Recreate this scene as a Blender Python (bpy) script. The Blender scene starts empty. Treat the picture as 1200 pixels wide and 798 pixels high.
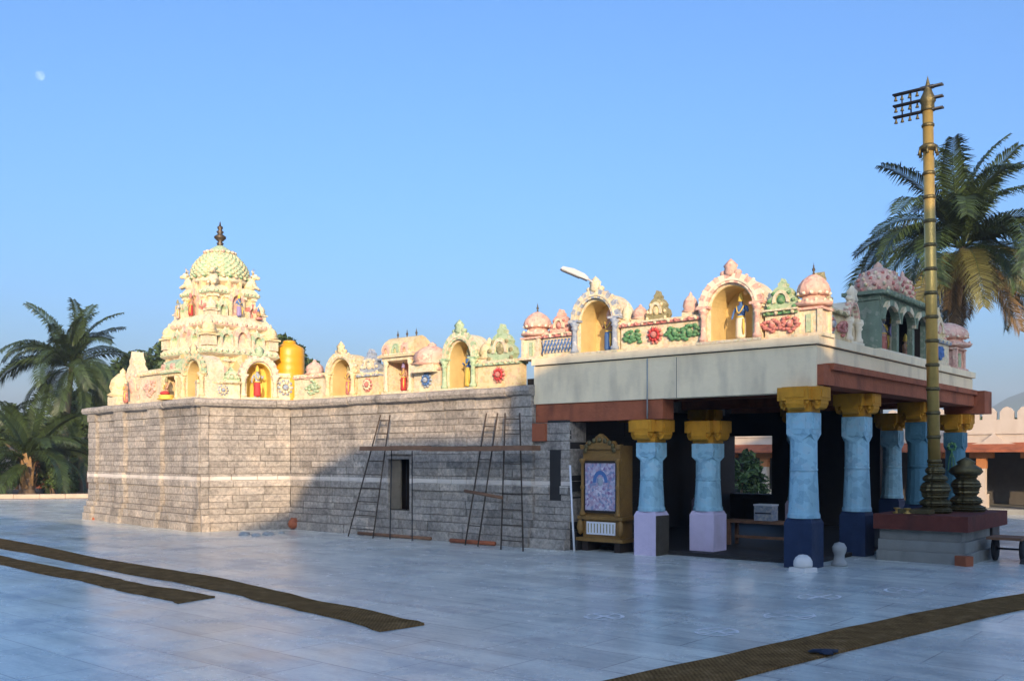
import bpy, bmesh, math, random
from mathutils import Vector, Matrix
R = math.radians
rnd = random.Random(11)
scene = bpy.context.scene
col = scene.collection

# ------------------------------------------------------------------ camera, sky, sun, exposure
H, FPX, HORIZ = 1.65, 1123.0, 535.0           # eye height, focal length in pixels of a 1200 px frame, horizon row
cam_d = bpy.data.cameras.new('camera'); cam = bpy.data.objects.new('camera', cam_d); col.objects.link(cam)
cam.location = (0, 0, H); cam.rotation_euler = (R(90), 0, 0)
cam_d.sensor_fit = 'HORIZONTAL'; cam_d.sensor_width = 36; cam_d.lens = 36 * FPX / 1200
cam_d.shift_y = (HORIZ - 399) / 1200
cam_d.clip_start = .1; cam_d.clip_end = 12000
scene.camera = cam

SUN_EL = 14.0
LX, LY = -0.10, 0.995                          # the way the light travels over the ground
world = bpy.data.worlds.new('World'); scene.world = world; world.use_nodes = True
wn = world.node_tree.nodes; wl = world.node_tree.links
bg = wn['Background']
sky = wn.new('ShaderNodeTexSky'); sky.sky_type = 'NISHITA'; sky.sun_disc = False
sky.sun_elevation = R(SUN_EL); sky.sun_rotation = math.atan2(-LX, -LY)
sky.air_density = 1.0; sky.dust_density = 5.2; sky.ozone_density = 6.4
wl.new(sky.outputs[0], bg.inputs[0]); bg.inputs[1].default_value = 0.15
sun_d = bpy.data.lights.new('sun', 'SUN'); sun = bpy.data.objects.new('sun', sun_d); col.objects.link(sun)
sun_d.energy = 2.7; sun_d.angle = R(0.5); sun_d.color = (1.0, .74, .46)
sd = Vector((LX, LY, -math.tan(R(SUN_EL)))).normalized()
sun.rotation_euler = sd.to_track_quat('-Z', 'Y').to_euler(); sun.location = (0, -30, 20)
scene.view_settings.view_transform = 'Standard'; scene.view_settings.look = 'None'
scene.view_settings.gamma = 1; scene.view_settings.exposure = 1.27
scene.view_settings.use_curve_mapping = False

# ------------------------------------------------------------------ materials
MATS = {}
def mat(name, c, rough=.8, var=.15, scale=6., bump=.0, dirt=0., dirtc=(.12, .10, .08), metal=0., tone=0., spec=.3, bscale=None, paint=(), pscale=20.):
    m = bpy.data.materials.new(name); m.use_nodes = True
    n = m.node_tree.nodes; l = m.node_tree.links; b = n['Principled BSDF']
    b.inputs['Roughness'].default_value = rough; b.inputs['Metallic'].default_value = metal
    b.inputs['Specular IOR Level'].default_value = spec
    tc = n.new('ShaderNodeTexCoord')
    nz = n.new('ShaderNodeTexNoise'); nz.inputs['Scale'].default_value = scale; nz.inputs['Detail'].default_value = 6
    l.new(tc.outputs['Object'], nz.inputs['Vector'])
    mx = n.new('ShaderNodeMix'); mx.data_type = 'RGBA'
    mx.inputs[6].default_value = tuple(x * (1 - var) for x in c) + (1,)
    mx.inputs[7].default_value = tuple(min(1, x * (1 + var)) for x in c) + (1,)
    l.new(nz.outputs[0], mx.inputs[0]); out = mx.outputs[2]
    if tone:
        at = n.new('ShaderNodeAttribute'); at.attribute_name = 'tone'
        hs = n.new('ShaderNodeHueSaturation'); mr = n.new('ShaderNodeMapRange')
        mr.inputs[3].default_value = 1 - tone; mr.inputs[4].default_value = 1 + tone
        l.new(at.outputs['Fac'], mr.inputs[0]); l.new(mr.outputs[0], hs.inputs['Value']); l.new(out, hs.inputs['Color']); out = hs.outputs[0]
    for i_, pc_ in enumerate(paint):                 # small painted ornament: cells of other colours between bands of bare stucco
        vo = n.new('ShaderNodeTexVoronoi'); vo.inputs['Scale'].default_value = pscale * (1 + .37 * i_); l.new(tc.outputs['Object'], vo.inputs['Vector'])
        sp_ = n.new('ShaderNodeSeparateColor'); l.new(vo.outputs['Color'], sp_.inputs[0])
        gt_ = n.new('ShaderNodeMath'); gt_.operation = 'GREATER_THAN'; gt_.inputs[1].default_value = .80; l.new(sp_.outputs[i_ % 3], gt_.inputs[0])
        g2_ = n.new('ShaderNodeMath'); g2_.operation = 'MULTIPLY'; g2_.inputs[1].default_value = .48; l.new(gt_.outputs[0], g2_.inputs[0])
        mp_ = n.new('ShaderNodeMix'); mp_.data_type = 'RGBA'; mp_.inputs[7].default_value = pc_ + (1,)
        l.new(g2_.outputs[0], mp_.inputs[0]); l.new(out, mp_.inputs[6]); out = mp_.outputs[2]
    if dirt:
        n2 = n.new('ShaderNodeTexNoise'); n2.inputs['Scale'].default_value = 3.1; n2.inputs['Detail'].default_value = 8
        mp = n.new('ShaderNodeMapping'); mp.inputs['Scale'].default_value = (1, 1, .3)
        l.new(tc.outputs['Object'], mp.inputs[0]); l.new(mp.outputs[0], n2.inputs['Vector'])
        cr = n.new('ShaderNodeValToRGB'); cr.color_ramp.elements[0].position = .5; cr.color_ramp.elements[1].position = .75
        cr.color_ramp.elements[1].color = (dirt,) * 3 + (1,)
        l.new(n2.outputs[0], cr.inputs[0])
        m2 = n.new('ShaderNodeMix'); m2.data_type = 'RGBA'; m2.inputs[7].default_value = dirtc + (1,)
        l.new(cr.outputs[0], m2.inputs[0]); l.new(out, m2.inputs[6]); out = m2.outputs[2]
    l.new(out, b.inputs['Base Color'])
    if bump:
        n3 = n.new('ShaderNodeTexNoise'); n3.inputs['Scale'].default_value = bscale or scale * 4; n3.inputs['Detail'].default_value = 8
        l.new(tc.outputs['Object'], n3.inputs['Vector'])
        bp = n.new('ShaderNodeBump'); bp.inputs['Strength'].default_value = bump; bp.inputs['Distance'].default_value = .02
        l.new(n3.outputs[0], bp.inputs['Height']); l.new(bp.outputs[0], b.inputs['Normal'])
    MATS[name] = m
    return m
mat('cream', (.74, .60, .34), .75, .14, 5, .5, .45, (.40, .28, .16), paint=((.55, .42, .16), (.66, .38, .28)), pscale=17)
mat('pale', (.76, .64, .44), .75, .14, 5, .5, .45, (.38, .29, .20), paint=((.62, .40, .30), (.44, .48, .30), (.70, .52, .22)), pscale=18)
mat('white_lime', (.84, .72, .52), .8, .08, 4, .25, .45, (.40, .34, .28))
mat('fascia_lime', (.88, .72, .47), .85, .10, 1.8, .5, .5, (.42, .33, .23))
mat('yellow', (.72, .50, .10), .7, .15, 5, .2)
mat('niche_yellow', (.64, .47, .20), .8, .18, 5, .4, .45, (.30, .20, .08))
mat('pink', (.72, .44, .33), .75, .15, 5, .5, .4, (.36, .22, .17), paint=((.76, .64, .46), (.50, .22, .20)), pscale=18)
mat('rose', (.52, .19, .16), .75, .2, 5, .4, .3, paint=((.70, .50, .38),), pscale=22)
mat('red', (.50, .05, .05), .65, .2, 6, .2)
mat('green', (.10, .25, .11), .7, .25, 6, .4, .3, paint=((.36, .42, .22),), pscale=22)
mat('mint', (.42, .52, .32), .75, .15, 5, .5, .4, (.26, .26, .17), paint=((.70, .62, .40), (.18, .32, .16)), pscale=18)
mat('olive', (.30, .26, .13), .75, .2, 5, .4, .3, paint=((.60, .52, .30), (.16, .15, .08)), pscale=20)
mat('blue', (.08, .17, .38), .7, .2, 6, .2)
mat('pavilion_green', (.20, .25, .17), .8, .25, 6, .5, .5, (.08, .08, .06), paint=((.40, .40, .30),), pscale=18)
mat('grey_blue', (.34, .38, .43), .75, .15, 5, .4, .3, paint=((.66, .60, .52), (.16, .20, .32)), pscale=20)
mat('lilac', (.30, .24, .42), .75, .2, 5, .2)
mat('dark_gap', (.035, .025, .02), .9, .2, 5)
mat('skin', (.42, .24, .15), .6, .1, 8)
mat('finial_metal', (.10, .075, .05), .45, .2, 8, metal=.6)
mat('terracotta', (.35, .105, .048), .8, .28, 5, .7, .65, (.085, .035, .022))
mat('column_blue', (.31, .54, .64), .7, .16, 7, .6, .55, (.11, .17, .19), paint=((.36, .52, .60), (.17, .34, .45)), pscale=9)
mat('column_blue_shaded', (.075, .19, .25), .7, .25, 7, .6, .5, (.05, .08, .08))  # column blue darkened: shade at the hall's far end put into the colour
mat('red_stone', (.14, .038, .026), .8, .3, 5, .7, .5, (.05, .03, .025))
mat('column_navy', (.015, .030, .075), .6, .3, 6, .5, .4, (.07, .07, .08))
mat('column_lilac', (.60, .52, .66), .7, .12, 6, .5, .5, (.28, .23, .23))
mat('column_ochre', (.60, .27, .02), .7, .2, 7, .6, .5, (.17, .08, .015))
mat('base_side_dark', (.10, .085, .06), .5, .3, 8, .4, metal=.5)  # covers one side of a column base, darker than the rest
mat('brass', (.58, .38, .11), .38, .22, 9, .25, .25, (.14, .09, .03), metal=.6)
mat('brass_old', (.17, .135, .062), .5, .35, 9, .5, .4, (.06, .05, .03), metal=.8)
mat('iron', (.05, .05, .055), .5, .2, 8, metal=.7)
mat('wood_old', (.22, .115, .065), .8, .35, 7, .5)
mat('wood_pale', (.20, .16, .11), .8, .4, 6, .6, .5, (.06, .045, .03))
mat('bamboo', (.07, .05, .035), .75, .3, 8, .4)
mat('wood_carved', (.24, .13, .035), .55, .3, 9, .5, .3, (.10, .05, .02))
mat('dark_stone', (.09, .085, .08), .55, .3, 4, .3)
mat('shaded_stone', (.030, .027, .025), .6, .3, 4, .3)  # near-black, so the shade inside the hall sits in the colour
mat('step_stone', (.27, .265, .235), .7, .2, 5, .4, .5, (.10, .10, .09))
mat('kerb_stone', (.50, .40, .30), .85, .2, 3, .4)
mat('tank_yellow', (.70, .33, .012), .4, .06, 3, spec=.5)
mat('white_stone', (.72, .70, .66), .5, .08, 5, .15)
mat('grey_stone', (.34, .35, .34), .6, .2, 6, .3)
mat('lamp_grey', (.42, .42, .42), .45, .08, 6)
mat('lens_glass', (.06, .065, .07), .15, .1, 6, spec=.6)
mat('black_rubber', (.025, .025, .027), .7, .2, 6)
mat('cream_wash', (.50, .42, .345), .8, .1, 2, .3, .4, (.40, .31, .24))
mat('orange_wash', (.40, .16, .06), .8, .2, 4, .3)
mat('bark', (.17, .12, .08), .9, .3, 8, .8)
mat('palm_boot', (.33, .20, .09), .85, .35, 9, .7, tone=.35)
mat('frond_green', (.034, .054, .015), .5, .3, 3, tone=.55, spec=.4)
mat('frond_yellow', (.095, .088, .024), .55, .3, 3, tone=.5, spec=.4)
mat('frond_dry', (.13, .082, .036), .8, .3, 3, tone=.4)
mat('leaf_dark', (.035, .058, .020), .55, .35, 2, tone=.6)
mat('leaf_mid', (.060, .098, .026), .55, .35, 2, tone=.6)
mat('earth', (.20, .14, .09), .95, .3, .6, .5)
mat('hill_green', (.06, .085, .045), .95, .4, .02)
mat('chalk', (.82, .81, .78), .9, .05, 20)
mat('clay', (.36, .11, .05), .8, .25, 9, .4)
mat('cloth_blue', (.03, .04, .07), .8, .3, 9, .5)
mat('paper_white', (.72, .72, .74), .7, .06, 9)
mat('hair', (.02, .018, .016), .5, .2, 9)

def node_mat(name):
    m = bpy.data.materials.new(name); m.use_nodes = True; MATS[name] = m
    return m, m.node_tree.nodes, m.node_tree.links, m.node_tree.nodes['Principled BSDF']
def N(n, t, **kw):
    x = n.new('ShaderNode' + t)
    for k, v in kw.items(): setattr(x, k, v)
    return x
def ramp(n, p):
    cr = n.new('ShaderNodeValToRGB'); e = cr.color_ramp.elements
    while len(e) < len(p): e.new(.5)
    for i, (x, c) in enumerate(p): e[i].position = x; e[i].color = (c if len(c) == 4 else c + (1,))
    return cr
def noise(n, l, vec, scale, detail=6, rough=.55, mp=None):
    z = n.new('ShaderNodeTexNoise'); z.inputs['Scale'].default_value = scale; z.inputs['Detail'].default_value = detail
    z.inputs['Roughness'].default_value = rough
    if mp:
        k = n.new('ShaderNodeMapping'); k.inputs['Scale'].default_value = mp; l.new(vec, k.inputs[0]); vec = k.outputs[0]
    l.new(vec, z.inputs['Vector']); return z
def mixc(n, l, fac, a, b, blend='MIX'):
    x = n.new('ShaderNodeMix'); x.data_type = 'RGBA'; x.blend_type = blend
    for s, v in ((0, fac), (6, a), (7, b)):
        if hasattr(v, 'is_output') or hasattr(v, 'links'): l.new(v, x.inputs[s])
        else: x.inputs[s].default_value = v if s == 0 else tuple(v) + (1,)
    return x.outputs[2]

# weathered granite blocks, with streaks of old lime and a painted band (object space is world space for these meshes)
m, n, l, b = node_mat('granite')
geo = N(n, 'NewGeometry'); P = geo.outputs['Position']
at = N(n, 'Attribute', attribute_name='tone')
n1 = noise(n, l, P, 2.2, 8); n2 = noise(n, l, P, 14, 8, .7); n3 = noise(n, l, P, 55, 4, .7)
c0 = ramp(n, [(.30, (.335, .305, .27)), (.52, (.435, .39, .34)), (.72, (.54, .465, .385))]); l.new(n1.outputs[0], c0.inputs[0])
mr = N(n, 'MapRange'); mr.inputs[3].default_value = .76; mr.inputs[4].default_value = 1.24; l.new(at.outputs['Fac'], mr.inputs[0])
hs = N(n, 'HueSaturation'); l.new(mr.outputs[0], hs.inputs['Value']); l.new(c0.outputs[0], hs.inputs['Color'])
c2 = ramp(n, [(.35, (.55, .55, .55)), (.65, (1.25, 1.22, 1.18))]); l.new(n2.outputs[0], c2.inputs[0])
cA = mixc(n, l, 1.0, hs.outputs[0], c2.outputs[0], 'MULTIPLY')
st = noise(n, l, P, 2.6, 6, .6, (1.5, 1.5, .22)); sr = ramp(n, [(.60, (0, 0, 0)), (.72, (.42, .42, .42))]); l.new(st.outputs[0], sr.inputs[0])
cB = mixc(n, l, sr.outputs[0], cA, (.50, .44, .37))
dk = noise(n, l, P, 1.3, 7, .65, (1.2, 1.2, .35)); dr = ramp(n, [(.56, (0, 0, 0)), (.72, (.7, .7, .7))]); l.new(dk.outputs[0], dr.inputs[0])
cB = mixc(n, l, dr.outputs[0], cB, (.075, .07, .065))
sx = N(n, 'SeparateXYZ'); l.new(P, sx.inputs[0])
jz = N(n, 'Math', operation='MULTIPLY_ADD'); jz.inputs[1].default_value = .035; l.new(n2.outputs[0], jz.inputs[0]); l.new(sx.outputs[2], jz.inputs[2])
up = N(n, 'Math', operation='GREATER_THAN'); up.inputs[1].default_value = 1.125; l.new(jz.outputs[0], up.inputs[0])
dn = N(n, 'Math', operation='LESS_THAN'); dn.inputs[1].default_value = 1.225; l.new(jz.outputs[0], dn.inputs[0])
bd = N(n, 'Math', operation='MULTIPLY'); l.new(up.outputs[0], bd.inputs[0]); l.new(dn.outputs[0], bd.inputs[1])
wr = ramp(n, [(.30, (.45, .45, .45)), (.5, (.9, .9, .9))]); l.new(n1.outputs[0], wr.inputs[0])
bf = N(n, 'Math', operation='MULTIPLY'); l.new(bd.outputs[0], bf.inputs[0]); l.new(wr.outputs[0], bf.inputs[1])
cC = mixc(n, l, bf.outputs[0], cB, (.80, .72, .63))
l.new(cC, b.inputs['Base Color']); b.inputs['Roughness'].default_value = .85; b.inputs['Specular IOR Level'].default_value = .25
ad = N(n, 'Math', operation='ADD'); l.new(n2.outputs[0], ad.inputs[0]); l.new(n3.outputs[0], ad.inputs[1])
bp = N(n, 'Bump'); bp.inputs['Strength'].default_value = .7; bp.inputs['Distance'].default_value = .03
l.new(ad.outputs[0], bp.inputs['Height']); l.new(bp.outputs[0], b.inputs['Normal'])

# polished pale marble flags of the courtyard
m, n, l, b = node_mat('marble_flags')
geo = N(n, 'NewGeometry'); P = geo.outputs['Position']
mp = N(n, 'Mapping'); mp.inputs['Rotation'].default_value = (0, 0, math.atan2(.645, .764) ); l.new(P, mp.inputs[0])
br = N(n, 'TexBrick'); l.new(mp.outputs[0], br.inputs['Vector'])
br.inputs['Scale'].default_value = 1; br.inputs['Brick Width'].default_value = 1.22; br.inputs['Row Height'].default_value = .61
br.inputs['Mortar Size'].default_value = .008; br.inputs['Mortar Smooth'].default_value = .3; br.offset = .5
br.inputs['Color1'].default_value = (.60, .63, .59, 1); br.inputs['Color2'].default_value = (.76, .79, .72, 1); br.inputs['Mortar'].default_value = (.40, .41, .40, 1)
big = noise(n, l, P, .35, 5, .6); vein = noise(n, l, mp.outputs[0], 1.6, 9, .72, (.5, 2.4, 1)); fine = noise(n, l, P, 22, 6, .7)
r1 = ramp(n, [(.3, (.84, .85, .86)), (.7, (1.12, 1.1, 1.06))]); l.new(big.outputs[0], r1.inputs[0])
r2 = ramp(n, [(.30, (.62, .65, .70)), (.5, (1, 1, 1)), (.72, (1.25, 1.24, 1.2))]); l.new(vein.outputs[0], r2.inputs[0])
r3 = ramp(n, [(.3, (.88, .88, .88)), (.7, (1.08, 1.08, 1.07))]); l.new(fine.outputs[0], r3.inputs[0])
c = mixc(n, l, 1., br.outputs[0], r1.outputs[0], 'MULTIPLY'); c = mixc(n, l, 1., c, r2.outputs[0], 'MULTIPLY'); c = mixc(n, l, 1., c, r3.outputs[0], 'MULTIPLY')
stn = noise(n, l, P, .9, 8, .7); s1 = ramp(n, [(.54, (0, 0, 0)), (.72, (.62, .62, .62))]); l.new(stn.outputs[0], s1.inputs[0])
c = mixc(n, l, s1.outputs[0], c, (.20, .22, .25))
l.new(c, b.inputs['Base Color'])
rr = ramp(n, [(.3, (.13, .13, .13)), (.7, (.36, .36, .36))]); l.new(stn.outputs[0], rr.inputs[0]); l.new(rr.outputs[0], b.inputs['Roughness'])
b.inputs['Specular IOR Level'].default_value = .45
bp = N(n, 'Bump'); bp.inputs['Strength'].default_value = .12; bp.inputs['Distance'].default_value = .02
l.new(vein.outputs[0], bp.inputs['Height']); l.new(bp.outputs[0], b.inputs['Normal'])

# woven coir
m, n, l, b = node_mat('coir')
geo = N(n, 'NewGeometry'); P = geo.outputs['Position']
w1 = N(n, 'TexWave'); w1.inputs['Scale'].default_value = 9; w1.inputs['Distortion'].default_value = 1.5; w1.inputs['Detail'].default_value = 3; l.new(P, w1.inputs[0])
n1 = noise(n, l, P, 5, 8, .7); n2 = noise(n, l, P, 60, 4, .7)
r1 = ramp(n, [(.3, (.14, .078, .032)), (.55, (.24, .138, .056)), (.75, (.36, .22, .10))]); l.new(n1.outputs[0], r1.inputs[0])
r2 = ramp(n, [(.3, (.6, .6, .6)), (.7, (1.3, 1.3, 1.3))]); l.new(n2.outputs[0], r2.inputs[0])
c = mixc(n, l, 1., r1.outputs[0], r2.outputs[0], 'MULTIPLY')
r3 = ramp(n, [(0, (.75, .75, .75)), (1, (1.1, 1.1, 1.1))]); l.new(w1.outputs[0], r3.inputs[0]); c = mixc(n, l, 1., c, r3.outputs[0], 'MULTIPLY')
l.new(c, b.inputs['Base Color']); b.inputs['Roughness'].default_value = 1; b.inputs['Specular IOR Level'].default_value = 0
bp = N(n, 'Bump'); bp.inputs['Strength'].default_value = .8; bp.inputs['Distance'].default_value = .01; l.new(n2.outputs[0], bp.inputs['Height']); l.new(bp.outputs[0], b.inputs['Normal'])

# printed devotional panel: small mixed patches
m, n, l, b = node_mat('printed_panel')
tc = N(n, 'TexCoord')
vo = N(n, 'TexVoronoi'); vo.inputs['Scale'].default_value = 24; l.new(tc.outputs['Object'], vo.inputs['Vector'])
r1 = ramp(n, [(.0, (.22, .12, .26)), (.25, (.50, .48, .58)), (.45, (.36, .24, .34)), (.65, (.62, .58, .64)), (.85, (.22, .26, .40))])
sp = N(n, 'SeparateColor'); l.new(vo.outputs['Color'], sp.inputs[0]); l.new(sp.outputs[0], r1.inputs[0])
l.new(r1.outputs[0], b.inputs['Base Color']); b.inputs['Roughness'].default_value = .35

# ------------------------------------------------------------------ mesh builder
class MB:
    def __init__(s, mats): s.v = []; s.f = []; s.mi = []; s.sm = []; s.tone = []; s.mats = mats; s.M = Matrix(); s.t = .5
    def k(s, m):
        if m not in s.mats: s.mats.append(m)
        return s.mats.index(m)
    def add(s, vs, fs, m, smooth=False, tone=None):
        o = len(s.v); s.v += [s.M @ Vector(p) for p in vs]; k = s.k(m); t = s.t if tone is None else tone
        for f in fs: s.f.append([i + o for i in f]); s.mi.append(k); s.sm.append(smooth); s.tone.append(t)
    def box(s, c, d, m, top=1.0, rz=0, tone=None):
        x, y, z = d[0] / 2, d[1] / 2, d[2] / 2; cs, sn = math.cos(rz), math.sin(rz); vs = []
        for dz, k in ((-z, 1), (z, top)):
            for a, e in ((-x, -y), (x, -y), (x, y), (-x, y)):
                a *= k; e *= k; vs.append((c[0] + a * cs - e * sn, c[1] + a * sn + e * cs, c[2] + dz))
        s.add(vs, [(3, 2, 1, 0), (4, 5, 6, 7), (0, 1, 5, 4), (1, 2, 6, 5), (2, 3, 7, 6), (3, 0, 4, 7)], m, tone=tone)
    def b3(s, x0, x1, y0, y1, z0, z1, m, tone=None): s.box(((x0 + x1) / 2, (y0 + y1) / 2, (z0 + z1) / 2), (x1 - x0, y1 - y0, z1 - z0), m, tone=tone)
    def prism(s, pts, y0, y1, m):                      # outline in x,z pushed along y
        n = len(pts); vs = [(x, y0, z) for x, z in pts] + [(x, y1, z) for x, z in pts]
        s.add(vs, [list(range(n)), list(range(2 * n - 1, n - 1, -1))] + [(i, i + n, (i + 1) % n + n, (i + 1) % n) for i in range(n)], m)
    def hprism(s, pts, z0, z1, m):                     # outline in x,y raised along z
        n = len(pts); vs = [(x, y, z0) for x, y in pts] + [(x, y, z1) for x, y in pts]
        s.add(vs, [list(range(n - 1, -1, -1)), list(range(n, 2 * n))] + [(i, (i + 1) % n, (i + 1) % n + n, i + n) for i in range(n)], m)
    def band(s, inner, outer, y0, y1, m, m2=None, every=1):   # ring between two open paths in x,z, thick along y
        n = len(inner)
        for i in range(n - 1):
            a, b_, c, d = inner[i], inner[i + 1], outer[i + 1], outer[i]
            mm = m2 if (m2 and (i // every) % 2) else m
            s.add([(p[0], y, p[1]) for y in (y0, y1) for p in (a, b_, c, d)],
                  [(0, 3, 2, 1), (4, 5, 6, 7), (0, 1, 5, 4), (2, 3, 7, 6)] + ([(3, 0, 4, 7)] if i == 0 else []) + ([(1, 2, 6, 5)] if i == n - 2 else []), mm)
    def lathe(s, prof, n, c, m, lobes=0, amp=0., sx=1., sy=1., rot=0., smooth=True, m2=None):
        vs = []; fs = []
        for r, z in prof:
            for i in range(n):
                a = 2 * math.pi * i / n + rot; k = r * (1 + (amp * abs(math.cos(lobes * a / 2)) - amp / 2 if lobes else 0))
                vs.append((c[0] + k * math.cos(a) * sx, c[1] + k * math.sin(a) * sy, c[2] + z))
        for j in range(len(prof) - 1):
            for i in range(n):
                fs.append((j * n + i, j * n + (i + 1) % n, (j + 1) * n + (i + 1) % n, (j + 1) * n + i))
        if prof[0][0] > 1e-4: fs.append(list(range(n - 1, -1, -1)))
        if prof[-1][0] > 1e-4: fs.append([(len(prof) - 1) * n + i for i in range(n)])
        s.add(vs, fs, m, smooth)
    def ball(s, c, r, m, n=8):
        r = (r, r, r) if not hasattr(r, '__len__') else r; h = max(3, n // 2)
        vs = []; fs = []
        for j in range(h + 1):
            a = math.pi * j / h - math.pi / 2
            for i in range(n):
                t = 2 * math.pi * i / n; vs.append((c[0] + r[0] * math.cos(a) * math.cos(t), c[1] + r[1] * math.cos(a) * math.sin(t), c[2] + r[2] * math.sin(a)))
        for j in range(h):
            for i in range(n): fs.append((j * n + i, j * n + (i + 1) % n, (j + 1) * n + (i + 1) % n, (j + 1) * n + i))
        s.add(vs, fs, m, True)
    def tube(s, pts, r, m, n=8, caps=True, smooth=True):
        pts = [Vector(p) for p in pts]; vs = []; fs = []
        rs = r if hasattr(r, '__len__') else [r] * len(pts)
        for i, p in enumerate(pts):
            d = (pts[min(i + 1, len(pts) - 1)] - pts[max(i - 1, 0)]).normalized()
            a = d.cross(Vector((0, 0, 1)) if abs(d.z) < .9 else Vector((1, 0, 0))).normalized(); e = d.cross(a)
            for j in range(n):
                t = 2 * math.pi * j / n; vs.append(tuple(p + (a * math.cos(t) + e * math.sin(t)) * rs[i]))
        for i in range(len(pts) - 1):
            for j in range(n): fs.append((i * n + j, i * n + (j + 1) % n, (i + 1) * n + (j + 1) % n, (i + 1) * n + j))
        if caps: fs += [list(range(n - 1, -1, -1)), [(len(pts) - 1) * n + j for j in range(n)]]
        s.add(vs, fs, m, smooth)
    def build(s, name, parent=None, origin=None):
        me = bpy.data.meshes.new(name)
        zs = min(p.z for p in s.v); cx = sum(p.x for p in s.v) / len(s.v); cy = sum(p.y for p in s.v) / len(s.v)
        c = Vector((cx, cy, zs)) if origin is None else Vector(origin)
        me.from_pydata([p - c for p in s.v], [], s.f)
        for mm in s.mats: me.materials.append(MATS[mm])
        me.polygons.foreach_set('material_index', s.mi); me.polygons.foreach_set('use_smooth', s.sm)
        a = me.attributes.new('tone', 'FLOAT', 'FACE'); a.data.foreach_set('value', s.tone)
        me.update()
        bm = bmesh.new(); bm.from_mesh(me); bmesh.ops.recalc_face_normals(bm, faces=bm.faces); bm.to_mesh(me); bm.free()
        o = bpy.data.objects.new(name, me); col.objects.link(o)
        if parent is not None: o.parent = parent; o.location = c - WL[parent.name]
        else: o.location = c
        WL[o.name] = c
        return o
WL = {}
def new(*m, M=None):
    b_ = MB(list(m))
    if M is not None: b_.M = M
    return b_
def empty(name, loc, label, cat, group=None):
    o = bpy.data.objects.new(name, None); col.objects.link(o); o.location = loc; o.empty_display_size = .3
    WL[o.name] = Vector(loc); tag(o, label, cat, group); return o
def tag(o, label=None, cat=None, group=None, kind=None):
    if label: o['label'] = label
    if cat: o['category'] = cat
    if group: o['group'] = group
    if kind: o['kind'] = kind
    return o
def copy_tree(o, parent=None):
    c = o.copy(); col.objects.link(c)
    if parent is not None: c.parent = parent
    for ch in o.children: copy_tree(ch, c)
    return c

# ------------------------------------------------------------------ the temple's own axes
C0 = Vector((4.45, 14.0)); U = Vector((-.764, .645)); V = Vector((.645, .764))
def uv(u, v, z=0): p = C0 + u * U + v * V; return Vector((p.x, p.y, z))
def ground_at(px, py, z=0.): d = (H - z) * FPX / (py - HORIZ); return Vector(((px - 600) * d / FPX, d, z))
def space_at(px, py, d): return Vector(((px - 600) * d / FPX, d, H + (HORIZ - py) * d / FPX))
class Face:                                     # a vertical face: s runs to the viewer's right, y into the building
    def __init__(s, a, b_):
        s.O = Vector((a.x, a.y)); e = Vector((b_.x - a.x, b_.y - a.y)); s.L = e.length; s.ex = e / s.L; s.ey = Vector((-s.ex.y, s.ex.x))
    def s_(s, px): k = (px - 600) / FPX; return (k * s.O.y - s.O.x) / (s.ex.x - k * s.ex.y)
    def z_(s, px, py): t = s.s_(px); return H + (HORIZ - py) * (s.O.y + t * s.ex.y) / FPX
    def M(s, t, y=0., z=0.):
        p = s.O + s.ex * t + s.ey * y
        return Matrix(((s.ex.x, s.ey.x, 0, p.x), (s.ex.y, s.ey.y, 0, p.y), (0, 0, 1, z), (0, 0, 0, 1)))
    def span(s, x0, x1): a, b_ = s.s_(x0), s.s_(x1); return (a + b_) / 2, b_ - a
F_long = Face(uv(12.5, 0), uv(4.5, 0))
F_step = Face(uv(13.2, -1.9), uv(12.5, 0))
F_left = Face(uv(19.3, -1.35), uv(13.2, -1.9))
F_hall = Face(uv(5.3, 0), uv(0, 0))             # hall side seen on the left of the corner
F_front = Face(uv(0, 0), uv(0, 8.2))            # hall front seen on the right of the corner
TUV = Matrix(((-U.x, V.x, 0, C0.x), (-U.y, V.y, 0, C0.y), (0, 0, 1, 0), (0, 0, 0, 1)))   # x = -u, y = v

# ------------------------------------------------------------------ ground
g = new('earth'); S = 1150
g.add([(-S, -S, 0), (S, -S, 0), (S, S, 0), (-S, S, 0)], [(0, 1, 2, 3)], 'earth'); tag(g.build('ground'), kind='structure')
g = new('marble_flags')
kA = ground_at(-260, 586.5); kB = ground_at(108, 584.5)
pts = [uv(-34, -34), uv(-34, 16.3), uv(20, 16.3), uv(20, 9.0), (kB.x, kB.y, 0), (kA.x, kA.y, 0), uv(40, -34)]
g.add([(p[0], p[1], .006) for p in pts], [list(range(len(pts)))], 'marble_flags')
tag(g.build('courtyard_paving'), kind='structure')
# far hill
g = new('hill_green'); hx = []
NX, NY = 40, 10; x0, x1, yb = 395, 900, 900
for j in range(NY):
    for i in range(NX):
        x = x0 + (x1 - x0) * i / (NX - 1); t = j / (NY - 1); e = (x - x0) / 150
        top = 95 * (1 - math.exp(-max(0, e) * 2)) + 5 * math.sin(x * .05) * min(1, e) + 2.5 * math.sin(x * .17 + 1) * min(1, e)
        hx.append((x, yb - 120 + 240 * t, -1 + top * math.sin(math.pi * t) ** .8 + (1.5 * math.sin(x * .3 + j * 2) if 0 < j < NY - 1 else 0)))
g.add(hx, [(j * NX + i, j * NX + i + 1, (j + 1) * NX + i + 1, (j + 1) * NX + i) for j in range(NY - 1) for i in range(NX - 1)], 'hill_green', True)
tag(g.build('hill'), kind='structure')

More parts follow.
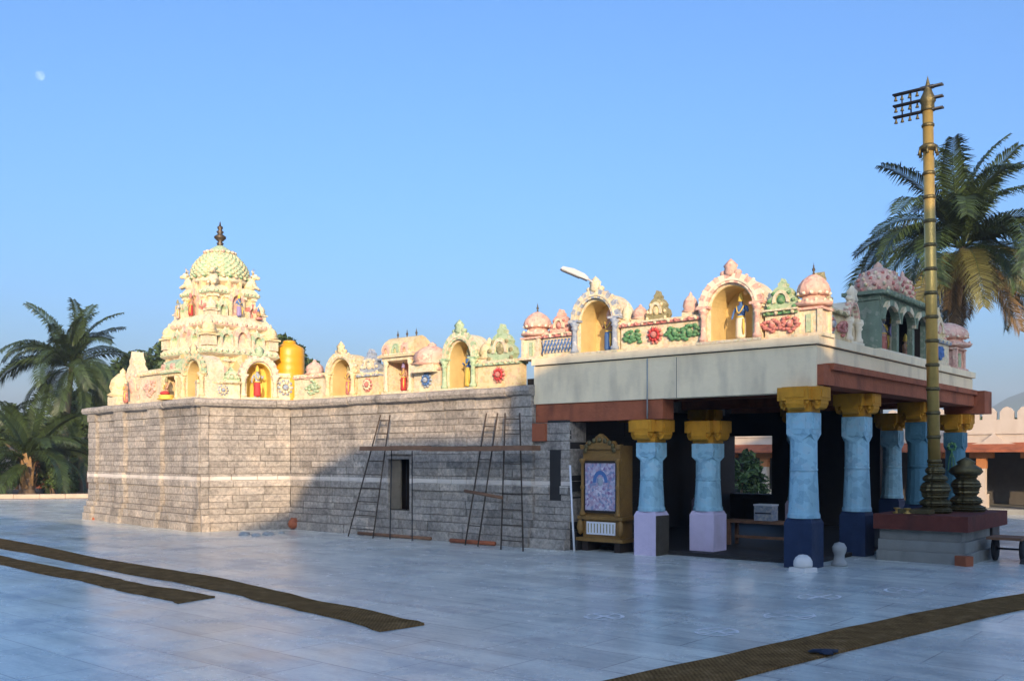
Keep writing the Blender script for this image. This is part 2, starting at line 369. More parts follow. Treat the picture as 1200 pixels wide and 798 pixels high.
# ------------------------------------------------------------------ granite shrine block
ZT = 2.94
shrine = empty('stone_shrine', uv(15.5, 2, 0), 'long weathered grey granite shrine block with a white painted band round it', 'temple')
def courses(ztop):
    zs = [0, .19, .37, .50]
    while zs[-1] < ztop - .3: zs.append(zs[-1] + rnd.uniform(.11, .185))
    zs.append(ztop); return zs
def profile(z): return .15 if z < .18 else .11 if z < .36 else .05 if z < .49 else .035 if 1.0 < z < 1.2 else .03 if z > 2.55 else 0
def block_wall(F, s0, s1, ztop, pil=(), holes=(), zs=None, name='wall', thick=.5):
    w = new('granite', 'dark_gap')
    zs = zs or courses(ztop)
    w.M = F.M(0)
    # backing, split round the openings
    cuts = sorted([s0, s1] + [x for h in holes for x in h[:2]])
    for a, b_ in zip(cuts, cuts[1:]):
        hh = [h for h in holes if h[0] <= a + 1e-4 and h[1] >= b_ - 1e-4]
        if not hh: w.b3(a, b_, .06, thick, .0, ztop, 'granite', .2)
        else:
            w.b3(a, b_, .06, thick, 0, hh[0][2], 'granite', .2); w.b3(a, b_, .06, thick, hh[0][3], ztop, 'granite', .2)
    for z0, z1 in zip(zs, zs[1:]):
        p0 = profile((z0 + z1) / 2)
        s = s0
        big = z0 > .5 and rnd.random() < .5
        while s < s1 - 1e-3:
            L = rnd.uniform(.3, .62) if not big else rnd.uniform(.5, 1.0)
            e = min(s + L, s1)
            if s1 - e < .2: e = s1
            for h in list(holes) + [(q[0], q[1], -1, -1) for q in pil]:
                for k in (h[0], h[1]):
                    if s + 1e-3 < k < e and (h[2] < 0 or (z1 > h[2] + .02 and z0 < h[3] - .02)): e = k
            mid = (s + e) / 2; zc = (z0 + z1) / 2
            if not any(h[0] - 1e-3 <= mid <= h[1] + 1e-3 and h[2] - .05 < zc < h[3] + .05 for h in holes):
                p = p0 + sum(q[2] for q in pil if q[0] <= mid <= q[1]) + rnd.uniform(-.009, .009)
                gp = .004; ch = .007
                a, b_, c, d = s + gp, e - gp, z0 + gp, z1 - gp
                fr = -p
                vs = [(a, .08, c), (b_, .08, c), (b_, .08, d), (a, .08, d), (a, fr + ch, c), (b_, fr + ch, c), (b_, fr + ch, d), (a, fr + ch, d)]
                jx = [rnd.uniform(0, .008) for _ in range(4)]
                vs += [(a + ch, fr + jx[0], c + ch), (b_ - ch, fr + jx[1], c + ch), (b_ - ch, fr + jx[2], d - ch), (a + ch, fr + jx[3], d - ch)]
                fs = [(0, 4, 5, 1), (1, 5, 6, 2), (2, 6, 7, 3), (3, 7, 4, 0), (4, 8, 9, 5), (5, 9, 10, 6), (6, 10, 11, 7), (7, 11, 8, 4), (8, 11, 10, 9)]
                w.add(vs, fs, 'granite', tone=min(1, max(0, rnd.gauss(.5, .24))))
            s = e
    return w
zsA = courses(ZT - .16)
hole = (F_long.s_(456), F_long.s_(481), 0.55, 1.60)
tag(block_wall(F_long, 0, 7.2, ZT - .16, [(6.75, 7.2, .06)], [hole], zsA).build('wall', shrine))
block_wall(F_step, 0, F_step.L, ZT - .16, [(0, .18, .05)], (), zsA).build('wall', shrine)
Ls = F_left.L
block_wall(F_left, 0, Ls, ZT - .16, [(0, .5, .08), (1.75, 2.3, .10), (3.7, 4.35, .10), (Ls - .3, Ls, .04)], (), zsA).build('wall', shrine)
Fb = Face(uv(19.3, 7.5), uv(19.3, -1.35)); w = new('granite', M=Fb.M(0)); w.b3(0, Fb.L, 0, .4, 0, ZT - .1, 'granite'); w.build('wall', shrine)
# low return of the wall running into the hall
wlow = block_wall(F_long, 7.2, 8.0, 2.26, (), [(7.55, 7.80, .95, 1.75)], None); wlow.M = F_long.M(0)
wlow.b3(7.53, 7.82, .3, .42, .9, 1.8, 'dark_gap')
wlow.build('wall', shrine)
Fe = Face(uv(4.5, 0.0), uv(4.5, 8.0)); we = block_wall(Fe, .02, 3.0, 2.3); we.mats[0] = 'shaded_stone'; we.build('wall', shrine)
# window: frame, shutter, grille
w = new('granite', 'dark_gap', M=F_long.M(0)); a, b_, c, d = hole
w.b3(a - .05, a, -.03, .2, c - .05, d + .05, 'granite'); w.b3(b_, b_ + .05, -.03, .2, c - .05, d + .05, 'granite')
w.b3(a, b_, -.03, .2, d, d + .06, 'granite'); w.b3(a, b_, -.035, .2, c - .06, c, 'granite'); w.b3(a, b_, .34, .38, c, d, 'dark_gap')
wf = w.build('window', shrine)
w = new('wood_pale', M=F_long.M(0)); w.b3(a, a + (b_ - a) * .50, .02, .06, c + .02, d - .02, 'wood_pale')
w.b3(a + .03, a + (b_ - a) * .46, .0, .02, c + .45, c + .52, 'wood_pale'); w.build('shutter', wf)
w = new('iron', M=F_long.M(0))
for i in range(3): x = a + (b_ - a) * (.62 + .14 * i); w.tube([(x, .12, c), (x, .12, d)], .008, 'iron', 6)
w.build('grille', wf)
# cornice slabs with broken edges
def cornice(F, s0, s1):
    w = new('granite', M=F.M(0)); s = s0; prev = 0
    while s < s1 - .01:
        e = min(s + rnd.uniform(.7, 1.3), s1)
        if s1 - e < .3: e = s1
        o = rnd.uniform(-.015, .02); zj = rnd.uniform(-.009, .009)
        prof = [(.5, ZT - .19), (-.05, ZT - .19 + zj), (-.15 + o, ZT - .165 + zj), (-.19 + o, ZT - .10 + zj), (-.17 + o, ZT - .03 + zj), (-.06, ZT + .005 + zj), (.5, ZT + .01)]
        vs = [(x, y, z) for x in (s + .004, e - .004) for y, z in prof]; k = len(prof)
        w.add(vs, [list(range(k)), list(range(2 * k - 1, k - 1, -1))] + [(i, (i + 1) % k, (i + 1) % k + k, i + k) for i in range(k)], 'granite', tone=rnd.uniform(.45, .9))
        s = e
    return w.build('cornice', shrine)
cornice(F_long, .12, 7.22); cornice(F_step, -.15, F_step.L + .1); cornice(F_left, -.15, Ls + .12)
w = new('granite'); pl = [uv(19.2, -1.3), uv(13.25, -1.8), uv(12.55, .1), uv(5.4, .1), uv(5.4, 7.5), uv(19.2, 7.5)]
w.hprism([(p.x, p.y) for p in pl], ZT - .3, ZT - .02, 'granite'); w.build('roof', shrine)

# ------------------------------------------------------------------ stucco vocabulary (x along the face, y inwards, z up, base at 0)
def arch(w, zs, h, n=18, over=.0):                # from the left foot up over the crown to the right foot
    p = [(-w, 0), (-w, zs)]
    for i in range(1, n):
        a = math.pi * (1 - i / n); rr_ = 1 + over * math.sin(a)
        p.append((w * math.cos(a) * rr_, zs + (h - zs) * math.sin(a)))
    return p + [(w, zs), (w, 0)]
FIN = [(.0, 0), (.35, .02), (.40, .12), (.18, .2), (.5, .34), (.42, .48), (.16, .56), (.26, .66), (.1, .74), (.0, 1)]
def rings(prof, n=3):
    out = []
    for (r0, z0), (r1, z1) in zip(prof, prof[1:]):
        out.append((r0, z0)); d = z1 - z0
        if d > .05: out += [(r0 * .93, z0 + d * .12), (r0 * .6 + r1 * .4, z0 + d * .45), ((r0 + r1) * .53, z0 + d * .55), (r0 * .3 + r1 * .65, z0 + d * .85)]
    return out + [prof[-1]]
def finial(b_, c, h, m, r=None): r = r or h * .45; b_.lathe([(x * r, z * h) for x, z in FIN], 10, c, m)
def niche(parent, F, s, w, z0, h, y=0.05, body='pale', inside='niche_yellow', bandm=('pink', 'pale'), pil='pale', D=.5, name='niche', fin='pink'):
    M = F.M(s, y, z0); hw = w / 2
    q = new(body, inside, M=M); sp = h * .50
    inn = arch(hw * .66, sp, h * .84); out = arch(hw * .93, sp, h * .97)
    q.band(inn, out, .02, D, body)
    q.prism(arch(hw * .93, sp, h * .965), D, D + .06, body); q.prism(arch(hw * .68, sp, h * .85), D - .02, D + .001, inside)
    # lining of the recess in its own colour
    lin = arch(hw * .66 - .012, sp, h * .84 - .012); q.band(lin, arch(hw * .66 + .004, sp, h * .84 + .004), .03, D - .002, inside)
    q.box((0, D * .5 - .04, .02), (w * 1.02, D + .14, .045), body)
    q.ball((0, D - .03, h * .80), (.05, .03, .05), 'white_lime', 8)
    p = q.build(name, parent)
    q = new(*bandm, M=M)
    q.band([(x, z) for x, z in arch(hw * .72, sp, h * .87)[1:-1]], [(x, z) for x, z in arch(hw * 1.0, sp - .02, h * 1.0, over=.10)[1:-1]], -.045, .05, bandm[0], bandm[1])
    q.band([(x, z) for x, z in arch(hw * .80, sp, h * .90)[1:-1]], [(x, z) for x, z in arch(hw * .86, sp, h * .93)[1:-1]], -.06, -.044, bandm[1])
    for i in range(13):
        a = math.pi * (i + .5) / 13; q.ball((hw * 1.05 * math.cos(a), 0, sp + h * .5 * math.sin(a)), (.034, .04, .034), bandm[i % 2], 6)
    q.build('arch_band', p)
    for sx in (-1, 1):
        q = new(pil, M=M); x = sx * hw * .84
        q.lathe([(.075, .04), (.075, .10), (.05, .13), (.045, sp - .12), (.07, sp - .09), (.05, sp - .06), (.085, sp - .02), (.085, sp + .02)], 8, (x, -.03, 0), pil)
        q.box((x, -.02, sp + .04), (.22 * min(1, w), .14, .04), pil); q.build('pilaster', p)
    q = new(fin, M=M)
    q.lathe([(.07, -.04), (.11, .02), (.09, .09), (.11, .13), (.05, .2), (0, .25)], 10, (0, .0, h * .99), fin, 5, .3, 1, .7)
    for sx in (-1, 1): q.ball((sx * .12, 0, h * .99 + .02), (.07, .06, .05), fin, 8)
    q.build('finial', p)
    return p
def turret(parent, F, s, w, z0, h, y=.0, body='pale', dome='pink', name='turret', D=None):
    M = F.M(s, y, z0); D = D or w; hw = w / 2; hb = h * .46
    q = new(body, dome, 'mint', M=M)
    q.box((0, D / 2, hb * .06), (w, D, hb * .12), body); q.box((0, D / 2, hb * .5), (w * .72, D * .72, hb * .95), body)
    for sx in (-1, 1):
        for yy in (.13, .87): q.box((sx * w * .36, D * yy, hb * .5), (w * .13, D * .13, hb * .84), body)
    q.box((0, D * .12, hb * .45), (w * .16, .03, hb * .6), 'mint')
    q.box((0, D / 2, hb * .93), (w * .92, D * .92, hb * .08), dome)
    p = q.build(name, parent)
    q = new(dome, body, M=M); r = hw
    q.lathe([(r * .75, hb), (r * 1.12, hb + h * .02), (r * 1.18, hb + h * .06), (r * .9, hb + h * .10), (r * .72, hb + h * .12), (r * .72, hb + h * .17)], 24, (0, D / 2, 0), dome, 8, .12)
    q.lathe([(r * .82, hb + h * .17), (r * .98, hb + h * .20), (r * 1.0, hb + h * .26), (r * .90, hb + h * .34), (r * .66, hb + h * .42), (r * .34, hb + h * .48), (r * .18, hb + h * .50), (0, hb + h * .51)], 32, (0, D / 2, 0), dome, 12, .14)
    for i in range(12):
        a = math.pi * 2 * i / 12; q.ball((r * 1.08 * math.cos(a), D / 2 + r * 1.08 * math.sin(a), hb + h * .085), (.03, .03, .035), body, 6)
        q.ball((r * .98 * math.cos(a + .26), D / 2 + r * .98 * math.sin(a + .26), hb + h * .2), (.035, .035, .025), 'white_lime', 6)
    q.build('dome', p)
    q = new('finial_metal', M=M); finial(q, (0, D / 2, hb + h * .5), h * .2, 'finial_metal', h * .05); q.build('finial', p)
    return p
def gable(parent, F, s, w, z0, h, y=.02, body='mint', eye='green', name='gable', D=.16):
    q = new(body, eye, 'pale', M=F.M(s, y, z0)); hw = w / 2
    half = [(1.0, 0), (1.05, .06), (.80, .12), (.95, .24), (.86, .40), (.60, .50), (.66, .60), (.45, .74), (.20, .82), (.24, .90), (.09, .96), (0, 1.08)]
    pts = [(-x * hw, z * h) for x, z in half] + [(x * hw, z * h) for x, z in half[-2::-1]]
    q.prism(pts, 0, D, body)
    q.band(arch(hw * .34, h * .28, h * .58)[1:-1], arch(hw * .52, h * .26, h * .68)[1:-1], -.035, .02, 'pale')
    q.ball((0, 0, h * .38), (hw * .30, .04, h * .16), eye, 10)
    for sx in (-1, 1):
        for zz, xx in ((.12, .78), (.34, .74), (.58, .46)): q.ball((sx * hw * xx, -.01, h * zz), (hw * .15, .03, h * .07), eye, 7)
    q.box((0, D / 2 - .03, h * .03), (w * 1.06, D + .1, h * .06), 'pale')
    return q.build(name, parent)
def leafspray(q, x, z, r, m, n=17, y=-.02):
    for i in range(n):
        a = math.pi * 2 * i / n + .3; k = r * rnd.uniform(.75, 1.1)
        k *= rnd.uniform(.45, 1.1); q.ball((x + math.cos(a) * k * .9, y, z + math.sin(a) * k * .55), (r * .26, .04, r * .15), m, 7)
    q.ball((x, y - .01, z), (r * .3, .045, r * .28), m, 8)
def lotus(q, x, z, r, m1, m2, y=-.02):
    for k, (rr_, mm, yy) in enumerate(((1, m1, 0), (.68, m2, -.02), (.36, m1, -.04))):
        q.lathe([(r * rr_ * .8, 0), (r * rr_, .02), (r * rr_ * .7, .04), (0, .05)], 16, (0, 0, 0), mm, 8, .25) if False else None
        n = 10 if k < 2 else 1
        for i in range(n):
            a = 2 * math.pi * i / n
            if n > 1: q.ball((x + math.cos(a) * r * rr_ * .75, y + yy, z + math.sin(a) * r * rr_ * .75), (r * .2, .035, r * .2), mm, 6)
            else: q.ball((x, y + yy, z), (r * .34, .05, r * .34), mm, 10)
def parapet(parent, F, s0, s1, z0, h, y=.04, body='pale', coping='pink', decor=(), name='parapet', D=.18):
    q = new(body, coping, M=F.M(0, y, z0))
    q.b3(s0, s1, 0, D, 0, h * .86, body); q.b3(s0 - .01, s1 + .01, -.05, D + .04, h * .84, h * .92, coping); q.b3(s0, s1, -.03, D + .02, h * .92, h, body)
    q.b3(s0, s1, -.03, D, 0, h * .1, body)
    n = max(2, int((s1 - s0) / .12))
    for i in range(n): q.ball((s0 + (i + .5) * (s1 - s0) / n, -.04, h * .90), (.04, .04, .035), body if i % 2 else coping, 6)
    p = q.build(name, parent)
    for kind, x, m1, m2 in decor:
        q = new(m1, M=F.M(0, y, z0)); zc = h * .48; r = h * .33
        if kind == 'leaf': leafspray(q, x, zc, r * 1.3, m1)
        elif kind == 'lotus': lotus(q, x, zc, r, m1, m2)
        elif kind == 'wave':
            for i in range(9):
                xx = x + (i - 4) * .075
                q.tube([(xx - .05, -.012, zc - r * .8), (xx, -.02, zc), (xx + .05, -.012, zc + r * .8)], .016, m1, 5)
                q.tube([(xx + .05, -.014, zc - r * .8), (xx, -.022, zc), (xx - .05, -.014, zc + r * .8)], .013, m2, 5)
        elif kind == 'lion':
            q.ball((x, -.03, zc), (r * 1.1, .06, r * .55), m1, 10); q.ball((x - r * 1.2, -.05, zc + r * .35), (r * .42, .06, r * .42), m1, 8)
            for k in (-.8, -.4, .5, .9): q.tube([(x + k * r, -.02, zc - r * .2), (x + k * r - .02, -.03, zc - r * 1.05)], r * .15, m1, 6)
            q.tube([(x + r, -.02, zc + .02), (x + r * 1.5, -.02, zc + r * .5), (x + r * 1.3, -.02, zc + r)], r * .12, m1, 6)
        q.build('relief', p)
    return p
def smalldome(parent, F, s, w, z0, h, y=.02, dome='pink', name='small_dome'):
    q = new(dome, 'pale', M=F.M(s, y, z0)); r = w / 2
    q.box((0, .1, h * .12), (w * .8, w * .8, h * .24), 'pale')
    q.lathe([(r * .8, h * .22), (r * 1.1, h * .28), (r * .8, h * .36), (r * .95, h * .48), (r * .8, h * .68), (r * .4, h * .84), (r * .2, h * .88), (r * .22, h * .93), (0, h * 1.02)], 16, (0, .1, 0), dome, 8, .14)
    return q.build(name, parent)
def sala(parent, F, s, w, z0, h, y=.05, body='pale', roof='cream', inside='niche_yellow', D=.55, name='pavilion', tops=3):
    M = F.M(s, y, z0); hw = w / 2; hb = h * .58
    q = new(body, inside, M=M)
    q.box((0, D / 2, .03), (w * 1.02, D * 1.05, .06), body); q.box((0, D - .04, hb * .5), (w * .94, .06, hb), inside)
    for sx in (-1, 1): q.box((sx * hw * .88, D * .5, hb * .5), (.05, D * .92, hb), body)
    q.box((0, D / 2, hb + .03), (w * 1.0, D, .07), body)
    p = q.build(name, parent)
    for sx in (-1, 1):
        q = new(body, M=M)
        q.lathe([(.065, .05), (.065, .1), (.04, .13), (.038, hb - .12), (.06, hb - .08), (.06, hb)], 8, (sx * hw * .80, .04, 0), body); q.build('pilaster', p)
    q = new(roof, 'pink', 'mint', M=M); zt = hb + .07; hr = h - zt
    q.box((0, D / 2, zt + .02), (w * 1.16, D * 1.2, .05), roof); q.box((0, D / 2, zt + .055), (w * 1.08, D * 1.1, .03), 'pink')
    prof = [(-.5, 0), (-.53, .2), (-.5, .42), (-.36, .7), (-.16, .92), (0, 1), (.16, .92), (.36, .7), (.5, .42), (.53, .2), (.5, 0)]
    vs = []; k = len(prof)
    for x in (-hw, hw):
        for a, z in prof: vs.append((x, D / 2 + a * D, zt + .07 + z * (hr - .07)))
    q.add(vs, [list(range(k)), list(range(2 * k - 1, k - 1, -1))] + [(i, i + k, (i + 1) % k + k, (i + 1) % k) for i in range(k)], roof)
    for i in range(3):
        x = (i - 1) * hw * .62
        q.band([(x + a, zt + z) for a, z in arch(hw * .12, .08, hr * .42, 10)[1:-1]], [(x + a, zt + z) for a, z in arch(hw * .24, .06, hr * .62, 10)[1:-1]], -.06, .03, 'mint' if i == 1 else 'pink')
    n = 11
    for i in range(n): q.ball((-hw + (i + .5) * w / n, -.03, zt + .045), (.04, .04, .04), 'pale', 6)
    q.build('roof', p)
    for i in range(tops):
        q = new('finial_metal', M=M); finial(q, ((i - (tops - 1) / 2) * hw * .62, D / 2, h - .02), .2, 'finial_metal', .05); q.build('finial', p)
    return p

# statues ----------------------------------------------------------
def statue(name, p, F, s, y, z, h, label, body, cloth, crown='yellow', pose=0, face=0., plinth=None):
    M = F.M(s, y, z)
    ang = math.atan2(F.ex.y, F.ex.x) + face
    root = empty(name, M.translation, label, 'statue', 'painted statues on the temple roof')
    root.rotation_euler.z = ang
    zb = .0
    if plinth:
        q = new(plinth); q.lathe([(.26 * h, 0), (.28 * h, .03 * h), (.2 * h, .07 * h), (.25 * h, .12 * h), (.22 * h, .14 * h)], 14, (0, 0, 0), plinth, 8, .12); zb = .14 * h
        o = q.build('plinth'); o.parent = root
        h *= .86
    k = h / 1.12                                  # the crown takes the rest
    J = {'pel': (0, 0, .50), 'bel': (0.01, -.005, .60), 'che': (0, 0, .73), 'nk': (0, -.005, .83), 'hd': (0, -.012, .885), 'tp': (0, -.005, .95)}
    arms = {0: (((.115, 0, .775), (.17, .01, .64), (.13, -.10, .60)), ((-.115, 0, .775), (-.18, .01, .64), (-.15, -.09, .70))),
            1: (((.115, 0, .775), (.18, -.02, .66), (.20, -.09, .78)), ((-.115, 0, .775), (-.19, -.01, .65), (-.20, -.07, .50))),
            2: (((.115, 0, .775), (.16, -.04, .65), (.06, -.13, .68)), ((-.115, 0, .775), (-.16, -.04, .65), (-.06, -.13, .68)))}[pose]
    legs = (((.055, 0, .48), (.060, -.015, .26), (.055, .01, .045), (.06, -.06, .018)), ((-.055, 0, .48), (-.070, -.02, .26), (-.085 if pose == 1 else -.055, .01, .045), (-.07, -.07, .018)))
    if pose == 2:                                 # seated cross-legged
        legs = (((.06, -.01, .48), (.20, -.10, .47), (.05, -.17, .455), (-.03, -.16, .45)), ((-.06, -.01, .48), (-.20, -.10, .47), (-.05, -.19, .455), (.03, -.20, .45)))
    vs = []; es = []; rs = []
    def chain(start, pts, rad):
        pr = start
        for q_, r_ in zip(pts, rad):
            vs.append(q_); rs.append(r_); i = len(vs) - 1
            if pr is not None: es.append((pr, i))
            pr = i
        return pr
    chain(None, [J['pel'], J['bel'], J['che']], [.085, .068, .088]); chain(2, [J['nk'], J['hd'], J['tp']], [.034, .062, .045])
    for a in arms: chain(2, a, [.042, .030, .022])
    for a in legs: chain(0, a, [.062, .045, .032, .026])
    off = -.40 * k if pose == 2 else 0
    me = bpy.data.meshes.new(name + '_body')
    me.from_pydata([(x * k, y_ * k, z_ * k + zb + off) for x, y_, z_ in vs], es, []); 
    o = bpy.data.objects.new('body', me); col.objects.link(o)
    mod = o.modifiers.new('skin', 'SKIN'); sv = me.skin_vertices[0].data
    for i, r_ in enumerate(rs): sv[i].radius = (r_ * k, r_ * k)
    sv[0].use_root = True
    mod2 = o.modifiers.new('sub', 'SUBSURF'); mod2.levels = 1; mod2.render_levels = 1
    dg = bpy.context.evaluated_depsgraph_get(); ev = o.evaluated_get(dg); nm = bpy.data.meshes.new_from_object(ev)
    o.modifiers.clear(); o.data = nm; nm.materials.clear(); nm.materials.append(MATS[body])
    for pz in nm.polygons: pz.use_smooth = True
    o.parent = root
    q = new(cloth, 'yellow'); z0 = zb + off
    if pose != 2:
        q.lathe([(.10 * k, .05 * k), (.125 * k, .10 * k), (.118 * k, .26 * k), (.12 * k, .42 * k), (.105 * k, .53 * k), (.088 * k, .57 * k)], 14, (0, -.005, z0), cloth, 7, .12, 1, .85)
        q.lathe([(.10 * k, .53 * k), (.105 * k, .55 * k), (.09 * k, .57 * k)], 12, (0, -.005, z0), 'yellow')
        q.tube([(.10 * k, -.09 * k, z0 + .5 * k), (.12 * k, -.12 * k, z0 + .3 * k), (.11 * k, -.10 * k, z0 + .14 * k)], [.025 * k, .03 * k, .02 * k], 'yellow', 6)
    else:
        q.lathe([(.20 * k, .42 * k), (.235 * k, .45 * k), (.21 * k, .50 * k), (.11 * k, .55 * k)], 14, (0, -.08 * k, z0), cloth, 7, .1, 1, .75)
    q.tube([(.09 * k, -.06 * k, z0 + .80 * k), (.05 * k, -.11 * k, z0 + .68 * k), (0, -.115 * k, z0 + .62 * k), (-.05 * k, -.11 * k, z0 + .68 * k), (-.09 * k, -.06 * k, z0 + .80 * k)], .016 * k, 'yellow', 6)
    q.build('clothing').parent = root
    q = new(crown, 'hair')
    q.lathe([(.066 * k, .90 * k), (.078 * k, .93 * k), (.062 * k, .96 * k), (.068 * k, 1.0 * k), (.045 * k, 1.06 * k), (.03 * k, 1.10 * k), (0, 1.14 * k)], 12, (0, -.005, z0), crown)
    q.build('crown').parent = root
    q = new('hair', 'white_lime')
    for sx in (-1, 1):
        q.ball((sx * .024 * k, -.068 * k, z0 + .892 * k), (.010 * k, .006 * k, .006 * k), 'hair', 6)
    q.ball((0, -.070 * k, z0 + .862 * k), (.016 * k, .006 * k, .005 * k), 'rose', 6); q.ball((0, -.076 * k, z0 + .878 * k), (.008 * k, .012 * k, .012 * k), body, 6)
    q.build('face').parent = root
    return root

# ------------------------------------------------------------------ roof ornament of the granite block
def fspan(F, x0, x1): return F.span(x0, x1)
ZP = ZT
c, w_ = fspan(F_long, 345, 378); smalldome(shrine, F_long, c - .05, .42, ZP + .46, .46, .12, 'pink'); parapet(shrine, F_long, c - w_ / 2 - .1, c + w_ / 2 + .05, ZP, .58, .08, 'pale', 'pink', [('leaf', c + .1, 'mint', 'pale')])
c, w_ = fspan(F_long, 381, 414); n_a = niche(shrine, F_long, c, w_ * 1.05, ZP, 1.0, .06, 'cream', 'niche_yellow', ('cream', 'pale'), 'cream', .42, fin='cream'); nA = c
c, w_ = fspan(F_long, 416, 441); gable(shrine, F_long, c, w_ * .95, ZP + .45, .52, .10, 'grey_blue', 'pale'); parapet(shrine, F_long, c - w_ / 2, c + w_ / 2, ZP, .5, .08, 'cream', 'grey_blue', [('lotus', c, 'rose', 'pale')])
c, w_ = fspan(F_long, 445, 480); sala(shrine, F_long, c, w_, ZP, 1.22, .06, 'pale', 'cream', 'rose', .6); nB = c
c, w_ = fspan(F_long, 482, 513); smalldome(shrine, F_long, c, .78, ZP + .40, .62, .12, 'pink'); parapet(shrine, F_long, c - w_ / 2, c + w_ / 2, ZP, .52, .08, 'pale', 'pink', [('lotus', c, 'grey_blue', 'blue')])
c, w_ = fspan(F_long, 517, 556); n_c = niche(shrine, F_long, c, w_ * 1.02, ZP, 1.15, .06, 'pale', 'niche_yellow', ('mint', 'pale'), 'mint', .45, fin='mint'); nC = c
c, w_ = fspan(F_long, 557, 605); gable(shrine, F_long, c + .05, .72, ZP + .48, .68, .08, 'mint', 'olive'); parapet(shrine, F_long, c - w_ / 2, c + w_ / 2 + .05, ZP, .52, .06, 'cream', 'mint', [('lotus', c + .05, 'rose', 'red')])
smalldome(shrine, F_long, c - .38, .4, ZP + .45, .55, .16, 'cream')
# stepped face
parapet(shrine, F_step, -.05, F_step.s_(282), ZP, .40, .06, 'pale', 'cream', [('lotus', F_step.s_(262), 'grey_blue', 'pale')])
c, w_ = fspan(F_step, 282, 326); n_d = niche(shrine, F_step, c, w_ * 1.0, ZP, 1.0, .03, 'pale', 'yellow', ('pink', 'pale'), 'pale', .4, fin='mint'); nD = c
gable(shrine, F_step, F_step.s_(272), .40, ZP + .36, .34, .04, 'mint', 'mint')
parapet(shrine, F_step, F_step.s_(326), F_step.L + .0, ZP, .62, .06, 'pale', 'cream', [('lotus', F_step.s_(335), 'grey_blue', 'pale')])
# left face
c, w_ = fspan(F_left, 131, 139); smalldome(shrine, F_left, c, .7, ZP, .95, .10, 'cream')
c, w_ = fspan(F_left, 140, 161); gable(shrine, F_left, c, w_ * 1.0, ZP + .0, 1.22, .08, 'pale', 'pink', D=.3); nE = c
c, w_ = fspan(F_left, 161, 186); parapet(shrine, F_left, c - w_ / 2, c + w_ / 2, ZP, .78, .06, 'pale', 'cream', [('leaf', c, 'pink', 'pale')])
c, w_ = fspan(F_left, 186, 203); sala(shrine, F_left, c, w_, ZP, 1.0, .08, 'cream', 'mint', 'cream', .5, tops=0); nF = c
c, w_ = fspan(F_left, 211, 237); niche(shrine, F_left, c, w_, ZP, 1.02, .06, 'pale', 'niche_yellow', ('mint', 'cream'), 'cream', .42, fin='cream'); nG = c

# ------------------------------------------------------------------ shrine tower
tw_c = uv(16.9, 1.0, ZT - .02)
tower = empty('shrine_tower', tw_c, 'tall stepped cream stucco shrine tower with green scaled dome and dark metal finial', 'tower')
TM = Matrix(((-U.x, V.x, 0, tw_c.x), (-U.y, V.y, 0, tw_c.y), (0, 0, 1, 0), (0, 0, 0, 1)))
def tierbody(a, z0, z1, m, name, cols, lines=True, rec=.0):
    q = new(m, 'pink', 'pale', M=TM)
    q.box((0, 0, (z0 + z1) / 2), (2 * a, 2 * a, z1 - z0), m)
    q.box((0, 0, z0 + .06), (2 * a + .14, 2 * a + .14, .12), 'pale'); q.box((0, 0, z0 + .16), (2 * a + .07, 2 * a + .07, .06), 'pink')
    o = q.build(name, tower)
    for sgn in range(4):
        Rm = TM @ Matrix.Rotation(sgn * math.pi / 2, 4, 'Z')
        if sgn == 2: continue
        for x in cols:
            q = new('cream', 'pale', M=Rm); x *= a
            q.box((x, -a - .03, (z0 + z1) / 2 + .06), (.11 * a + .03, .07, z1 - z0 - .18), 'cream')
            q.box((x, -a - .05, z1 - .12), (.16 * a + .05, .10, .06), 'pale'); q.box((x, -a - .05, z0 + .22), (.16 * a + .05, .10, .06), 'pale')
            q.build('pilaster', o)
    return o
def tiercornice(a, z, h, m1, m2, name='cornice', out=.16):
    q = new(m1, m2, 'pale', M=TM)
    prof = [(a, z), (a + out * .5, z + h * .08), (a + out, z + h * .2), (a + out * 1.02, z + h * .32), (a + out * .75, z + h * .55), (a + out * .35, z + h * .75), (a + .02, z + h * .85), (a - .02, z + h)]
    vs = []; fs = []
    for r_, zz in prof: vs += [(-r_, -r_, zz), (r_, -r_, zz), (r_, r_, zz), (-r_, r_, zz)]
    for j in range(len(prof) - 1):
        for i in range(4): fs.append((j * 4 + i, j * 4 + (i + 1) % 4, (j + 1) * 4 + (i + 1) % 4, (j + 1) * 4 + i))
    fs += [(3, 2, 1, 0), tuple((len(prof) - 1) * 4 + i for i in range(4))]
    q.add(vs, fs, m1)
    q.box((0, 0, z + h * .26), (2 * (a + out) + .02, 2 * (a + out) + .02, .025), m2)
    n = 13
    for i in range(n):
        t = -1 + 2 * (i + .5) / n
        for ax in range(4):
            x, y = ((t, -1), (1, t), (t, 1), (-1, t))[ax]; e = a + out
            q.ball((x * e, y * e, z + h * .40), (.05, .05, .045), m2 if i % 2 else 'pale', 6)
    return q.build(name, tower)
tierbody(.97, 2.92, 4.25, 'cream', 'lower_storey', (-.92, -.5, -.22, .22, .5, .92))
tiercornice(.97, 4.20, .42, 'pale', 'mint', out=.13)
tierbody(.86, 4.55, 5.02, 'pale', 'middle_storey', (-.9, -.45, .45, .9))
tiercornice(.86, 4.95, .36, 'pale', 'pink', out=.11)
tierbody(.64, 5.25, 5.95, 'cream', 'upper_storey', (-.9, -.4, .4, .9))
tiercornice(.64, 5.84, .28, 'pale', 'mint', out=.10)
